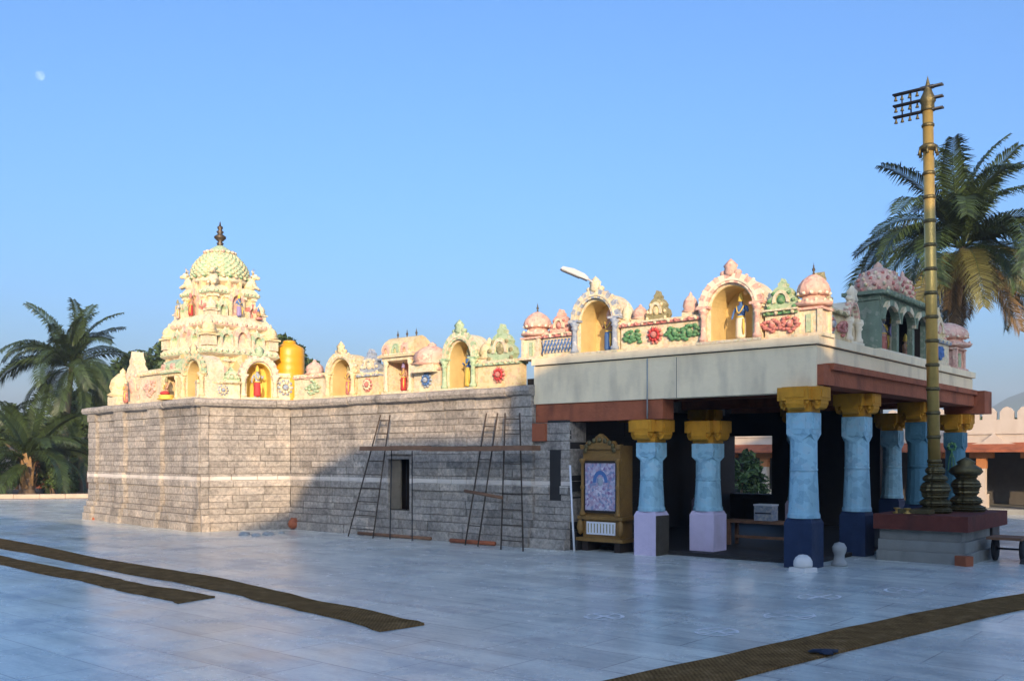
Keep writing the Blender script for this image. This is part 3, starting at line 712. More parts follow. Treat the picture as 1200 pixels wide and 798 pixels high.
def tmini(sg, x, y, z, w, h, m): # corner pavilion on a storey
    Rm = TM @ Matrix.Rotation(sg * math.pi / 2, 4, 'Z'); q = new('pale', m, M=Rm)
    q.box((x, y, z + h * .2), (w * .8, w * .8, h * .4), 'pale'); q.box((x, y, z + h * .42), (w * 1.06, w * 1.06, h * .07), m)
    q.lathe([(w * .45, h * .45), (w * .56, h * .52), (w * .42, h * .60), (w * .48, h * .68), (w * .36, h * .84), (w * .12, h * .94), (w * .1, h * .98), (0, h * 1.1)], 14, (x, y, z), m, 8, .12)
    q.build('corner_pavilion', tower)
def tkudu(sg, x, y, z, w, h, m1, m2):
    Rm = TM @ Matrix.Rotation(sg * math.pi / 2, 4, 'Z') @ Matrix.Translation((x, y, z)); q = new(m1, m2, M=Rm)
    hw = w / 2
    q.band(arch(hw * .6, h * .4, h * .72, 12), arch(hw, h * .38, h * .94, 12, over=.12), -.08, .08, m1, m2, 2)
    q.box((0, .06, h * .35), (w * .9, .06, h * .7), m2)
    q.lathe([(hw * .2, 0), (hw * .28, h * .06), (hw * .15, h * .12), (0, h * .24)], 8, (0, 0, h * .9), m1)
    q.build('arch_ornament', tower)
for sg in (0, 1, 3):
    tmini(sg, -.94, -.94, 4.48, .36, .66, 'cream')
    for x in (-.48, .48): tkudu(sg, x, -.97, 4.45, .40, .50, 'pale', 'mint')
    tkudu(sg, 0, -1.03, 3.35, .60, 1.02, 'cream', 'niche_yellow')
    for x in (-.68, .68): tkudu(sg, x, -1.0, 3.5, .30, .62, 'pale', 'pink')
    tkudu(sg, 0, -.97, 4.42, .48, .66, 'pale', 'pink')
    tkudu(sg, 0, -.70, 5.30, .46, .80, 'cream', 'pink'); tkudu(sg, -.45, -.76, 5.22, .28, .5, 'pale', 'mint'); tkudu(sg, .45, -.76, 5.22, .28, .5, 'pale', 'rose')
    tmini(sg, -.74, -.74, 5.20, .28, .52, 'pale'); tkudu(sg, 0, -.62, 6.02, .40, .66, 'cream', 'pink')
tmini(2, -.94, -.94, 4.48, .36, .66, 'cream'); tmini(2, -.74, -.74, 5.20, .28, .52, 'pale')
q = new('cream', 'mint', 'pale', 'pink', 'green', M=TM)
dz = 6.06
q.lathe([(.52, dz - .04), (.52, dz + .12), (.68, dz + .16), (.74, dz + .22), (.69, dz + .27), (.70, dz + .36)], 32, (0, 0, 0), 'pale')
DP = [(.71, .30), (.745, .40), (.735, .52), (.68, .66), (.56, .82), (.43, .94), (.35, 1.00)]
q.lathe([(r_, dz + z) for r_, z in DP] + [(.40, dz + 1.02), (.34, dz + 1.06), (.20, dz + 1.15), (.10, dz + 1.22), (0, dz + 1.24)], 32, (0, 0, 0), 'mint')
def dome_r(z):
    for (r0, z0), (r1, z1) in zip(DP, DP[1:]):
        if z0 <= z <= z1: return r0 + (r1 - r0) * (z - z0) / (z1 - z0)
    return .3
for j in range(10):
    z = .345 + j * .064; r_ = dome_r(z); n = 26
    for i in range(n):
        a = 2 * math.pi * (i + .5 * (j % 2)) / n
        q.ball((r_ * .965 * math.cos(a), r_ * .965 * math.sin(a), dz + z), (.055 * r_ / .84 + .02, .055 * r_ / .84 + .02, .045), 'mint' if (i + j) % 2 else 'cream', 6)
for i in range(28): a = 2 * math.pi * i / 28; q.ball((.745 * math.cos(a), .745 * math.sin(a), dz + .30), (.05, .05, .03), 'green' if i % 2 else 'pale', 6)
for i in range(16): a = 2 * math.pi * i / 16; q.ball((.38 * math.cos(a), .38 * math.sin(a), dz + 1.02), (.07, .07, .045), 'pink' if i % 2 else 'pale', 6)
q.build('dome', tower)
q = new('finial_metal', M=TM)
q.lathe([(.11, 0), (.07, .05), (.10, .09), (.05, .13), (.15, .22), (.16, .27), (.06, .34), (.10, .40), (.045, .45), (.075, .50), (.07, .54), (.03, .56), (.012, .66), (0, .69)], 12, (0, 0, dz + 1.20), 'finial_metal'); q.build('finial', tower)
def tower_bull(x, y, ang):
    q = new('pale', 'cream', M=TM @ Matrix.Translation((x, y, 6.10)) @ Matrix.Rotation(ang, 4, 'Z'))
    q.lathe([(.10, 0), (.15, .05), (.17, .16), (.12, .28), (.06, .34)], 12, (0, 0, 0), 'pale', sx=1.1, sy=.8); q.ball((.12, 0, .36), (.10, .075, .09), 'pale', 10)
    q.ball((.22, 0, .33), (.06, .05, .05), 'cream', 8)
    for sy in (-1, 1):
        q.tube([(.10, sy * .05, .42), (.08, sy * .10, .50), (.12, sy * .09, .58)], [.022, .016, .006], 'cream', 6); q.ball((.06, sy * .10, .36), (.03, .05, .02), 'pale', 6)
        q.tube([(.08, sy * .08, .12), (.2, sy * .08, .06), (.26, sy * .08, .02)], [.05, .04, .03], 'pale', 7)
    q.build('seated_bull', tower)
for i, (sx, sy) in enumerate(((-1, -1), (1, -1), (1, 1), (-1, 1))): tower_bull(sx * .55, sy * .55, math.atan2(sy, sx))

# ------------------------------------------------------------------ pillared hall
hall = empty('pillared_hall', uv(2.6, 4.0, 0), 'open pillared hall with light blue columns, whitewashed fascia and painted stucco figures on its roof', 'temple hall')
ZF = 3.42
q = new('shaded_stone', M=TUV)
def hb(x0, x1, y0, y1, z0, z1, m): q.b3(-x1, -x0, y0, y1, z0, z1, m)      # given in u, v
hb(.25, 5.4, .25, 8.0, 3.10, ZF - .03, 'shaded_stone'); q.build('roof', hall)
q = new('fascia_lime', M=TUV)
hb(0, 5.30, 0, .25, 2.60, 3.28, 'fascia_lime'); hb(-.05, 5.32, -.05, .27, 3.30, ZF, 'fascia_lime'); q.M = TUV
hb(0.01, 5.28, .015, .24, 3.27, 3.305, 'dark_stone')
hb(2.335, 2.345, -.002, .05, 2.60, 3.26, 'dark_stone')
q.build('fascia', hall)
q = new('fascia_lime', M=TUV)
hb(0, .25, .253, 8.2, 3.03, 3.28, 'fascia_lime'); hb(-.05, .27, .275, 8.25, 3.30, ZF, 'fascia_lime'); hb(.015, .24, .26, 8.18, 3.27, 3.305, 'dark_stone')
q.build('fascia', hall)
q = new('terracotta', M=TUV); hb(2.62, 5.28, .03, .38, 2.27, 2.598, 'terracotta'); q.build('beam', hall)
q = new('terracotta', M=TUV); hb(5.0, 5.30, -.06, .40, 1.93, 2.25, 'terracotta'); q.build('beam', hall)
q = new('terracotta', M=TUV); hb(-.10, .30, .02, 8.0, 2.70, 3.00, 'terracotta'); hb(-.16, .3, .25, 7.95, 2.93, 3.027, 'terracotta'); q.build('beam', hall)
q = new('terracotta', M=TUV); hb(-.3, .5, 7.95, 8.5, 2.55, 3.02, 'terracotta'); q.build('beam', hall)
q = new('grey_stone', M=TUV); q.tube([(-2.88, -.02, 3.27), (-2.88, -.02, 2.28)], .012, 'grey_stone', 6); q.build('conduit', hall)
for v in (2.4, 5.6, 8.0):
    q = new('terracotta', M=TUV); hb(.31, 5.4, v - .17, v + .17, 2.70, 3.09, 'terracotta'); q.build('beam', hall)
q = new('shaded_stone', M=TUV); hb(.3, 5.5, .45, 8.0, .0, .07, 'shaded_stone'); q.build('floor', hall)
q = new('shaded_stone', M=TUV); hb(5.5, 5.7, .3, 8.2, 0, 3.1, 'shaded_stone'); q.build('wall', hall)
q = new('shaded_stone', M=TUV); hb(1.85, 4.4, 7.95, 8.15, .0, 2.7, 'shaded_stone'); hb(4.4, 5.5, 7.95, 8.15, 2.15, 2.7, 'shaded_stone'); hb(4.4, 5.5, 7.95, 8.15, 0, .75, 'shaded_stone'); q.build('wall', hall)

def column(u, v, ztop, base='column_navy', side=None, cap_w=.66, baseh=.74, k=1.0, shaft='column_blue'):
    """square base, fluted octagonal shaft swelling to its foot, cross bracket capital"""
    M = TUV @ Matrix.Translation((-u, v, 0)); zc = ztop - .38; sh = .168 * k
    q = new(shaft, M=M)
    L = zc - baseh; ang = math.pi / 8
    q.lathe([(sh * 1.36, baseh), (sh * 1.36, baseh + .05), (sh * 1.28, baseh + .08), (sh * 1.14, baseh + L * .42), (sh * 1.13, baseh + L * .44)], 16, (0, 0, 0), shaft, 16, .07, smooth=False)
    q.lathe([(sh * 1.13, baseh + L * .44), (sh * 1.20, baseh + L * .45), (sh * 1.20, baseh + L * .47), (sh * 1.13, baseh + L * .48)], 16, (0, 0, 0), shaft, rot=ang)
    q.lathe([(sh * 1.13, baseh + L * .48), (sh * 1.12, baseh + L * .78), (sh * 1.22, baseh + L * .80)], 16, (0, 0, 0), shaft, 16, .07, smooth=False)
    q.box((0, 0, baseh + L * .90), (sh * 2.25, sh * 2.25, L * .20), shaft)
    for a in range(4):
        q.M = M @ Matrix.Rotation(a * math.pi / 2, 4, 'Z')
        q.prism([(-sh * 1.1, baseh + L * .8), (0, baseh + L * .71), (sh * 1.1, baseh + L * .8)], -sh * 1.14, -sh * .9, shaft)
        q.box((0, -sh * 1.14, baseh + L * .90), (sh * 1.3, .02, L * .11), shaft)
        q.box((0, -sh * 1.13, baseh + L * .25), (sh * .10, .02, L * .3), shaft)
    col_o = q.build('column', hall)
    q = new(base, side or base, M=M)
    q.b3(-.215 * k, .215 * k, -.215 * k, .215 * k, 0, baseh - .06, base)
    q.box((0, 0, baseh - .03), (.42 * k, .42 * k, .06), base, top=.88)
    if side: q.b3(.2155 * k, .222 * k, -.21 * k, .21 * k, .01, baseh - .07, side)
    q.build('base', col_o)
    q = new('column_ochre', M=M); hw = cap_w / 2
    q.box((0, 0, ztop - .30), (sh * 2.1, sh * 2.1, .15), 'column_ochre')
    for a in range(2):
        q.M = M @ Matrix.Rotation(a * math.pi / 2, 4, 'Z'); e = .002 * a
        q.b3(-hw + e, hw - e, -.20 * k, .20 * k, ztop - .20 - e, ztop - .003 - e, 'column_ochre')
        prof = [(-hw * .98, ztop - .203), (-hw * .98, ztop - .25), (-hw * .90, ztop - .31), (-hw * .74, ztop - .335), (-hw * .60, ztop - .26), (-hw * .48, ztop - .35), (-hw * .36, ztop - .30), (-hw * .3, ztop - .378 + e)]
        q.prism(prof + [(-x, z) for x, z in prof[::-1]], -.135 * k + e, .135 * k - e, 'column_ochre')
        for sx in (-1, 1):
            q.box((sx * (hw + .004), 0, ztop - .10), (.02, .30 * k, .12), 'column_ochre')
            for y_ in (-.15, .15): q.lathe([(.035, .0), (.04, -.03), (.02, -.06), (0, -.08)], 8, (sx * hw * .80, y_ * k, ztop - .20), 'column_ochre')
    q.build('capital', col_o)
    return col_o
column(.26, .15, 2.68)
column(.30, 2.40, 2.69)
column(.30, 5.60, 2.69, shaft='column_blue_shaded')
pc = column(.30, 8.05, 2.54, shaft='column_blue_shaded')
column(2.98, .27, 2.265, 'column_lilac', 'base_side_dark', k=.98)
column(2.30, .97, 2.25, 'column_lilac', k=1.05)
column(1.60, 8.0, 2.6)
for u, v in ((2.7, 5.6), (4.9, 2.6), (4.9, 5.6)): column(u, v, 2.69, 'column_lilac')
# a green painted emblem on the far corner column: a plant in a pot shape
q = new('green', M=TUV @ Matrix.Translation((-.30, 8.05, 0)))
for k in range(8):
    a = math.pi * 2 * k / 8; q.ball((.07 * math.cos(a), -.262, 1.86 + .07 * math.sin(a)), (.035, .012, .035), 'green', 6)
q.tube([(0, -.26, 1.35), (0, -.262, 1.8)], .012, 'green', 6); q.tube([(-.08, -.26, 1.35), (-.05, -.262, 1.6), (0, -.262, 1.75)], .01, 'green', 6); q.tube([(.08, -.26, 1.35), (.05, -.262, 1.6), (0, -.262, 1.75)], .01, 'green', 6)
q.build('emblem', pc)

# stucco on the hall roof, left of the corner
turret(hall, F_hall, F_hall.s_(620) , .50, ZF, .93, .0, 'pale', 'pink')
c, w_ = fspan(F_hall, 633, 668); parapet(hall, F_hall, c - w_ / 2, c + w_ / 2, ZF, .44, .08, 'pale', 'rose', [('wave', c, 'blue', 'grey_blue')]); gable(hall, F_hall, c + .02, .46, ZF + .42, .42, .10, 'pink', 'rose')
c, w_ = fspan(F_hall, 668, 724); niche(hall, F_hall, c, w_, ZF, 1.12, .06, 'pale', 'niche_yellow', ('grey_blue', 'pale'), 'grey_blue', .5, fin='pale'); nH = c; wH = w_
a, b_ = F_hall.s_(725), F_hall.s_(818)
parapet(hall, F_hall, a, b_, ZF, .50, .08, 'pale', 'rose', [('leaf', F_hall.s_(739), 'green', 'pale'), ('lotus', F_hall.s_(765), 'rose', 'red'), ('leaf', F_hall.s_(789), 'green', 'pale'), ('leaf', F_hall.s_(806), 'green', 'pale')])
smalldome(hall, F_hall, F_hall.s_(743), .28, ZF + .46, .34, .1, 'pink'); gable(hall, F_hall, F_hall.s_(766), .44, ZF + .46, .48, .08, 'olive', 'cream'); smalldome(hall, F_hall, F_hall.s_(802), .26, ZF + .46, .44, .1, 'pink')
smalldome(hall, F_hall, F_hall.s_(727), .2, ZF + .46, .4, .12, 'pale')
c, w_ = fspan(F_hall, 818, 893); niche(hall, F_hall, c, w_, ZF, 1.08, .05, 'pale', 'niche_yellow', ('pink', 'white_lime'), 'pink', .55); nI = c
c, w_ = fspan(F_hall, 894, 930); parapet(hall, F_hall, c - w_ / 2, c + w_ / 2 + .03, ZF, .44, .08, 'pale', 'green', [('leaf', c - .12, 'rose', 'pale'), ('leaf', c + .16, 'rose', 'pale')]); gable(hall, F_hall, c + .02, .52, ZF + .42, .46, .07, 'mint', 'green')
turret(hall, F_hall, F_hall.s_(945), .47, ZF, .98, .03, 'pale', 'pink')
# right of the corner
c0_, c1_ = F_front.s_(966), F_front.s_(1001)
parapet(hall, F_front, c0_, c1_, ZF, .50, .08, 'cream', 'olive', [('lotus', F_front.s_(978), 'grey_blue', 'rose'), ('leaf', F_front.s_(992), 'rose', 'pale'), ('leaf', F_front.s_(969), 'rose', 'pale')])
gable(hall, F_front, F_front.s_(974), .62, ZF + .46, .52, .10, 'olive', 'cream')
niche(hall, F_front, F_front.s_(1004), .50, ZF, .72, .08, 'white_lime', 'white_lime', ('white_lime', 'pink'), 'white_lime', .3, fin='white_lime')
# the big pavilion with three arched openings
p0, p1 = F_front.s_(1033), F_front.s_(1088); pw = p1 - p0; pcx = (p0 + p1) / 2
M = F_front.M(pcx, .04, ZF)
q = new('pavilion_green', 'dark_gap', 'white_lime', M=M); PH = .88; PD = .50
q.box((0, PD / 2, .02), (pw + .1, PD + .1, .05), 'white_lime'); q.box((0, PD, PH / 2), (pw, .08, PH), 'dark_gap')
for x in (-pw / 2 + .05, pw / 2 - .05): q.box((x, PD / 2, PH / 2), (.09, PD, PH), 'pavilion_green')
q.box((0, PD / 2, PH + .04), (pw + .04, PD + .04, .10), 'pavilion_green'); q.b3(-pw / 2 + .1, pw / 2 - .1, .1, PD - .05, PH - .08, PH - .02, 'dark_gap'); q.b3(-pw / 2 + .096, -pw / 2 + .13, .08, PD - .05, .05, PH - .09, 'dark_gap'); q.b3(pw / 2 - .13, pw / 2 - .096, .08, PD - .05, .05, PH - .09, 'dark_gap')  # near-black back and lining put the recess shade into the colour
pav = q.build('pavilion', hall)
for i in range(3):
    x = (i - 1) * pw / 3; q = new('pavilion_green', 'pale', M=M @ Matrix.Translation((x, 0, 0)))
    aw = pw / 6 * .86
    inn = arch(aw, .54, .82, 16); out = [(-pw / 6, 0), (-pw / 6, .54)] + [(-pw / 6 + pw / 3 * t / 16, PH + .06) for t in range(1, 16)] + [(pw / 6, .54), (pw / 6, 0)]
    q.band(inn, out, -.03, .06, 'pavilion_green'); q.band(arch(aw * .98, .54, .80, 16)[1:-1], arch(aw * 1.12, .54, .90, 16)[1:-1], -.09, -.028, 'pavilion_green', 'pale', 3)
    q.build('arch_band', pav)
q = new('pale', 'rose', 'pavilion_green', 'white_lime', M=M)
q.box((0, PD / 2, PH + .11), (pw + .22, PD + .2, .06), 'pavilion_green')
for (x, r_, yk) in ((-pw * .27, .36, .22), (pw * .16, .18, .16)):
    q.lathe([(r_ * .9, PH + .14), (r_ * 1.06, PH + .20), (r_ * 1.08, PH + .30), (r_ * .98, PH + .42), (r_ * .72, PH + .54), (r_ * .34, PH + .61), (r_ * .2, PH + .63), (r_ * .2, PH + .67), (0, PH + .74)], 28, (x, yk, 0), 'pink', 14, .10)
    for j, zz in enumerate((.21, .30, .40, .50)):
        rr_ = r_ * (1.09, 1.10, 1.0, .82)[j]
        for i in range(16): a = 2 * math.pi * (i + j * .5) / 16; q.ball((x + rr_ * math.cos(a), yk + rr_ * math.sin(a), PH + zz), (.036, .036, .04), 'rose' if (i + j) % 2 else 'pale', 6)
for i in range(15): q.ball((-pw / 2 + (i + .5) * pw / 15, -.12, PH + .11), (.06, .05, .06), 'pavilion_green', 6)
q.box((0, PD / 2, PH + .20), (pw * .7, PD * .7, .16), 'olive')
q.build('roof', pav)
a, b_ = F_front.s_(1088), F_front.s_(1118)
parapet(hall, F_front, a, b_, ZF, .55, .1, 'pale', 'grey_blue', [('lotus', a + .4, 'rose', 'red'), ('leaf', a + 1.0, 'blue', 'pale')]); gable(hall, F_front, F_front.s_(1108), .9, ZF + .5, .62, .12, 'cream', 'pink')
turret(hall, F_front, F_front.s_(1130), .78, ZF, 1.05, .02, 'pink', 'pink', D=.6)

# statues
G = 'painted statues on the temple roof'
statue('statue', 0, F_hall, nI + .06, .28, ZF + .05, .76, 'statue with dark blue torso and white lower garment in the big pink arch', 'blue', 'white_lime', 'yellow', 1)
statue('statue', 0, F_hall, nH + .12, .30, ZF + .05, .74, 'statue in a navy skirt inside the grey and white striped arch under the lamp', 'skin', 'blue', 'pink', 0)
statue('statue', 0, F_long, nC + .06, .26, ZT + .05, .80, 'dark blue statue in a yellow robe inside the pale green arch', 'blue', 'yellow', 'olive', 0)
statue('statue', 0, F_long, nB, .26, ZT + .06, .62, 'red robed statue under the flat pavilion with three dark finials', 'skin', 'red', 'lilac', 0)
statue('statue', 0, F_long, nA + .04, .24, ZT + .05, .66, 'small brown statue in the cream arch right of the yellow tank', 'skin', 'rose', 'olive', 0)
statue('statue', 0, F_step, nD, .20, ZT + .05, .74, 'grey blue statue in red lower garment in the yellow backed arch by the tower', 'grey_blue', 'red', 'yellow', 1)
statue('statue', 0, F_left, nF, .02, ZT + .03, .78, 'statue in red clothes seated on a yellow plinth left of the tower', 'skin', 'red', 'olive', 2, 0, 'yellow')
statue('statue', 0, F_left, nG + .02, .22, ZT + .05, .62, 'small red statue in the arch at the shrine corner, below the tower', 'skin', 'red', 'cream', 0)
statue('statue', 0, F_left, nE, -.06, ZT + .02, .6, 'little brown statue before the gable at the far left end of the roof', 'skin', 'rose', 'cream', 0)
for i, (dx, bd, cl, cr, po, lb) in enumerate(((-.36, 'grey_blue', 'rose', 'white_lime', 0, 'pale blue statue in dull red robe inside the dark roof pavilion'), (-.78, 'skin', 'yellow', 'yellow', 0, 'yellow robed statue at the left edge of the dark roof pavilion'),
        (.0, 'lilac', 'white_lime', 'yellow', 1, 'lilac statue with white skirt in the middle of the dark roof pavilion'), (.62, 'skin', 'rose', 'yellow', 2, 'seated red statue behind the brass pole in the dark roof pavilion'))):
    statue('statue', 0, F_front, pcx + dx * pw / 2.1, .26, ZF + .05, .70, lb, bd, cl, cr, po)
def tower_statue(sg, x, y, z, h, lb, bd, cl, cr, po=0):
    Rm = TM @ Matrix.Rotation(sg * math.pi / 2, 4, 'Z'); p = Rm @ Vector((x, y, z)); e = Rm.to_3x3() @ Vector((1, 0, 0))
    f_ = Face(Vector((p.x, p.y)), Vector((p.x + e.x, p.y + e.y))); statue('statue', 0, f_, 0, 0, z, h, lb, bd, cl, cr, po)
tower_statue(0, .0, -.87, 5.30, .62, 'small red brown statue on the left front of the upper tower storey', 'skin', 'red', 'rose', 1)
tower_statue(1, .0, -.87, 5.30, .60, 'dark blue statue on the right front of the upper tower storey', 'blue', 'lilac', 'yellow', 0)
tower_statue(1, .58, -.90, 5.28, .52, 'small red statue near the right corner of the upper tower storey', 'skin', 'rose', 'blue', 2)
tower_statue(0, -.58, -.90, 5.28, .52, 'grey statue at the left corner of the upper tower storey', 'grey_blue', 'pink', 'olive', 0)

# lamp fixed on the striped arch
M = F_hall.M(nH - .02, .0, ZF + 1.12)
lp = empty('flood_lamp', M.translation, 'grey street lamp head tilted on a short bracket above the striped roof arch', 'lamp')
q = new('lamp_grey', M=M); q.tube([(.05, .1, .0), (0, .02, .12), (-.08, -.06, .20)], .022, 'lamp_grey'); q.box((.05, .1, .02), (.1, .1, .05), 'lamp_grey'); q.build('bracket', lp)
q = new('lamp_grey', 'lens_glass', M=M @ Matrix.Translation((-.22, -.22, .27)) @ Matrix.Rotation(R(45), 4, 'Z') @ Matrix.Rotation(R(22), 4, 'Y'))
prof = [(-.26, -.03), (-.24, .02), (-.05, .06), (.16, .05), (.24, .02), (.25, -.03)]
q.prism(prof, -.07, .07, 'lamp_grey'); q.build('lamp_head', lp)
q2 = new('lens_glass', M=q.M); q2.box((-.06, 0, -.037), (.34, .11, .012), 'lens_glass'); q2.build('lens', lp)

# water tank on the shrine roof
p = space_at(339, 440, 26.5); tk = empty('water_tank', (p.x, p.y, ZT - .02), 'round orange yellow water tank on the shrine roof beside the tower', 'water tank')
q = new('tank_yellow'); zb = ZT - .02; r_ = .41
pr = [(r_ * .98, 0)]
for i in range(7): z = .25 + i * .2; pr += [(r_, z), (r_ * 1.012, z + .04), (r_ * 1.012, z + .08), (r_, z + .12)]
pr += [(r_, 1.68), (r_ * .92, 1.74), (r_ * .45, 1.84), (r_ * .42, 1.86)]
q.lathe(pr, 32, (p.x, p.y, zb), 'tank_yellow'); q.build('body', tk)
q = new('black_rubber'); q.lathe([(r_ * .42, 1.85), (r_ * .44, 1.9), (r_ * .3, 1.93), (0, 1.94)], 20, (p.x, p.y, zb), 'tank_yellow'); q.build('lid', tk)

# ------------------------------------------------------------------ scaffold against the long wall
def ladder(a0, a1, b0, b1, n, label, name='trestle_ladder', r=.014, cut=None):
    a0, a1, b0, b1 = map(Vector, (a0, a1, b0, b1)); root = empty(name, a0, label, 'ladder', 'work ladders against the granite wall')
    for s_, e_ in ((a0, a1), (b0, b1)): q = new('bamboo'); q.tube([s_, e_], r, 'bamboo', 8); q.build('rail', root)
    for i in range(n):
        t = (i + .6) / n
        q = new('bamboo'); q.tube([a0.lerp(a1, t), b0.lerp(b1, t)], r * .75, 'bamboo', 6); q.build('rung', root)
    return root
def lw(px, py, y):                                 # a point over the long wall, y out from it
    F = Face(uv(12.5, -y), uv(4.5, -y)); t = F.s_(px); p = F.O + F.ex * t; return Vector((p.x, p.y, H + (HORIZ - py) * p.y / FPX))
def lg(px, y): v_ = lw(px, 600, y); v_.z = 0.006; return v_
ladder(lg(408, .62), lw(446, 486, .24), lg(437, .62), lw(457, 486, .24), 9, 'dark pole ladder leaning to the right, left of the window')
ladder(lg(587, .70), lw(592, 484, .24), lg(613, .70), lw(609, 484, .24), 9, 'upright dark ladder nearest the hall, right of the window')
ladder(lg(560, .55), lw(583, 484, .26), lg(545, .5), lw(570, 484, .26), 4, 'splayed dark trestle behind the upright ladder, below the plank end')
q = new('wood_old')
a = lw(427, 523, .52); b_ = lw(628, 526, .52); b_.z = a.z - .04; d = (b_ - a); ln = d.length; ang = math.atan2(d.y, d.x)
q.M = Matrix.Translation(a) @ Matrix.Rotation(ang, 4, 'Z') @ Matrix.Rotation(.006, 4, 'Y')
for k in range(5):
    x0 = ln * k / 5; q.b3(x0, ln * (k + 1) / 5, -.13, .13, -.085 + .01 * math.sin(k * 2), .0 + .01 * math.sin(k * 2), 'wood_old')
tag(q.build('scaffold_plank'), 'long worn brown plank laid across the ladders in front of the granite wall', 'plank')
for px0, y0, px1, lb in ((457, .30, 459, 'thin upright pole just left of the wall window'), (483, .30, 483, 'thin upright pole just right of the wall window')):
    q = new('iron'); q.tube([lg(px0, .55), lw(px1, 528, .50)], .012, 'iron', 6); tag(q.build('prop_pole'), lb, 'pole', 'thin props under the plank')
q = new('wood_old'); q.tube([lw(545, 575, .4), lw(588, 583, .66)], .03, 'wood_old', 8); tag(q.build('brace_pole'), 'short pole tied across the splayed trestle legs', 'pole')
q = new('wood_old'); q.tube([lg(420, .35) + Vector((0, 0, .05)), lg(505, .32) + Vector((0, 0, .05))], .035, 'wood_old', 8); tag(q.build('fallen_pole'), 'thin bamboo pole lying at the foot of the wall below the window', 'pole')
q = new('wood_old'); q.tube([lg(528, .36) + Vector((0, 0, .05)), lg(580, .34) + Vector((0, 0, .05))], .04, 'clay', 8); tag(q.build('fallen_pole'), 'reddish pole lying at the wall foot below the right end of the plank', 'pole')
# pole leaning in the wall slot
q = new('paper_white'); a = lw(668, 545, .2); a2 = lg(673, .26); q.tube([a2, lw(670, 590, .25), a], .018, 'paper_white', 7); tag(q.build('leaning_stick'), 'pale thin stick leaning on the wall left of the carved cabinet', 'stick')

# ------------------------------------------------------------------ carved cabinet with a printed panel
Fc = Face(uv(4.4, .10), uv(3.4, .10)); sC = Fc.s_(704)
M = Fc.M(sC, 0, .12); cab = empty('carved_cabinet', Fc.M(sC, 0, 0).translation, 'carved golden wooden cabinet with a colourful printed panel, beside the granite wall', 'cabinet')
q = new('wood_carved', 'dark_gap', M=M); W = .78
q.b3(-W / 2, W / 2, .02, .40, .12, 1.72, 'wood_carved'); q.b3(-W / 2 - .08, W / 2 + .08, -.04, .42, .44, .50, 'wood_carved'); q.b3(-W / 2 - .1, W / 2 + .1, -.06, .42, .06, .12, 'wood_carved')
for x in (-.34, .34): q.b3(x - .06, x + .06, .0, .38, -.114, .06, 'dark_gap')
cb = q.build('case', cab)
q = new('wood_carved', M=M)
for sx in (-1, 1):
    q = new('wood_carved', M=M); q.lathe([(.05, .5), (.06, .54), (.035, .6), (.03, .95), (.05, 1.0), (.03, 1.05), (.03, 1.4), (.06, 1.46), (.06, 1.5)], 10, (sx * (W / 2 - .02), -.02, 0), 'wood_carved')
    q.ball((sx * (W / 2 + .03), -.02, .30), (.07, .06, .14), 'wood_carved', 8); q.build('turned_post', cab)
q = new('wood_carved', 'brass_old', M=M)
pts = [(-.41, 1.66), (-.43, 1.74), (-.33, 1.72), (-.27, 1.80), (-.18, 1.77), (-.09, 1.87), (0, 1.93), (.09, 1.87), (.18, 1.77), (.27, 1.80), (.33, 1.72), (.43, 1.74), (.41, 1.66)]
q.prism(pts, -.03, .06, 'wood_carved')
for i in range(9): a = math.pi * i / 8; q.ball((.3 * math.cos(a), -.04, 1.64 + .18 * math.sin(a)), (.05, .03, .05), 'brass_old', 6)
q.build('crest', cab)
q = new('wood_carved', 'printed_panel', M=M); q.b3(-.32, .32, -.015, .018, .60, 1.42, 'printed_panel')
pn = q.build('panel', cab)
q = new('dark_gap', 'wood_carved', M=M)
for a in ((-.36, -.32, .56, 1.46), (.32, .36, .56, 1.46), (-.32, .32, .56, .60), (-.32, .32, 1.42, 1.46)): q.b3(a[0], a[1], -.03, .018, a[2], a[3], 'dark_gap')
q.build('frame', pn)
q = new('blue', M=M @ Matrix.Translation((0, 0, 1.08))); q.band(arch(.09, .02, .14, 12), arch(.15, .02, .21, 12), -.022, -.0155, 'blue'); q.build('printed_arch', pn)
q = new('grey_blue', M=M @ Matrix.Translation((0, 0, 1.08))); q.ball((0, -.016, .02), (.06, .006, .08), 'grey_blue', 10); q.build('printed_emblem', pn)
q = new('paper_white', 'iron', M=M); q.b3(-.30, .30, -.005, .018, .18, .40, 'paper_white')
for i in range(9): x = -.26 + i * .065; q.b3(x - .009, x + .009, -.010, -.0055, .21, .37, 'olive')
q.build('slatted_plate', cab)

# ------------------------------------------------------------------ things inside and around the hall
p = uv(1.86, 2.3, .07); bt = empty('low_bench', p, 'long dark wooden bench standing in shade between the lilac and navy columns', 'bench')
M = TUV @ Matrix.Translation((-1.86, 2.3, .07)); q = new('wood_old', M=M); q.b3(-.75, .75, -.2, .2, .40, .45, 'wood_old'); q.build('seat', bt)
for x in (-.66, .66):
    for y in (-.15, .15): q = new('wood_old', M=M); q.b3(x - .03, x + .03, y - .03, y + .03, 0, .398, 'wood_old'); q.build('leg', bt)
q = new('wood_old', M=M); q.b3(-.62, .62, -.02, .02, .12, .17, 'wood_old'); q.build('stretcher', bt)
M2 = M @ Matrix.Translation((-.02, .0, .452)); bx = empty('donation_box', M2.translation, 'small pale box with a dark slot standing on the shaded bench', 'box')
q = new('paper_white', 'iron', M=M2); q.b3(-.17, .17, -.12, .12, 0, .26, 'grey_blue'); q.b3(-.18, .18, -.13, .13, .262, .29, 'paper_white'); q.build('body', bx)
q = new('iron', M=M2); q.b3(-.15, .15, -.128, -.121, .12, .145, 'iron'); q.build('slot', bx)

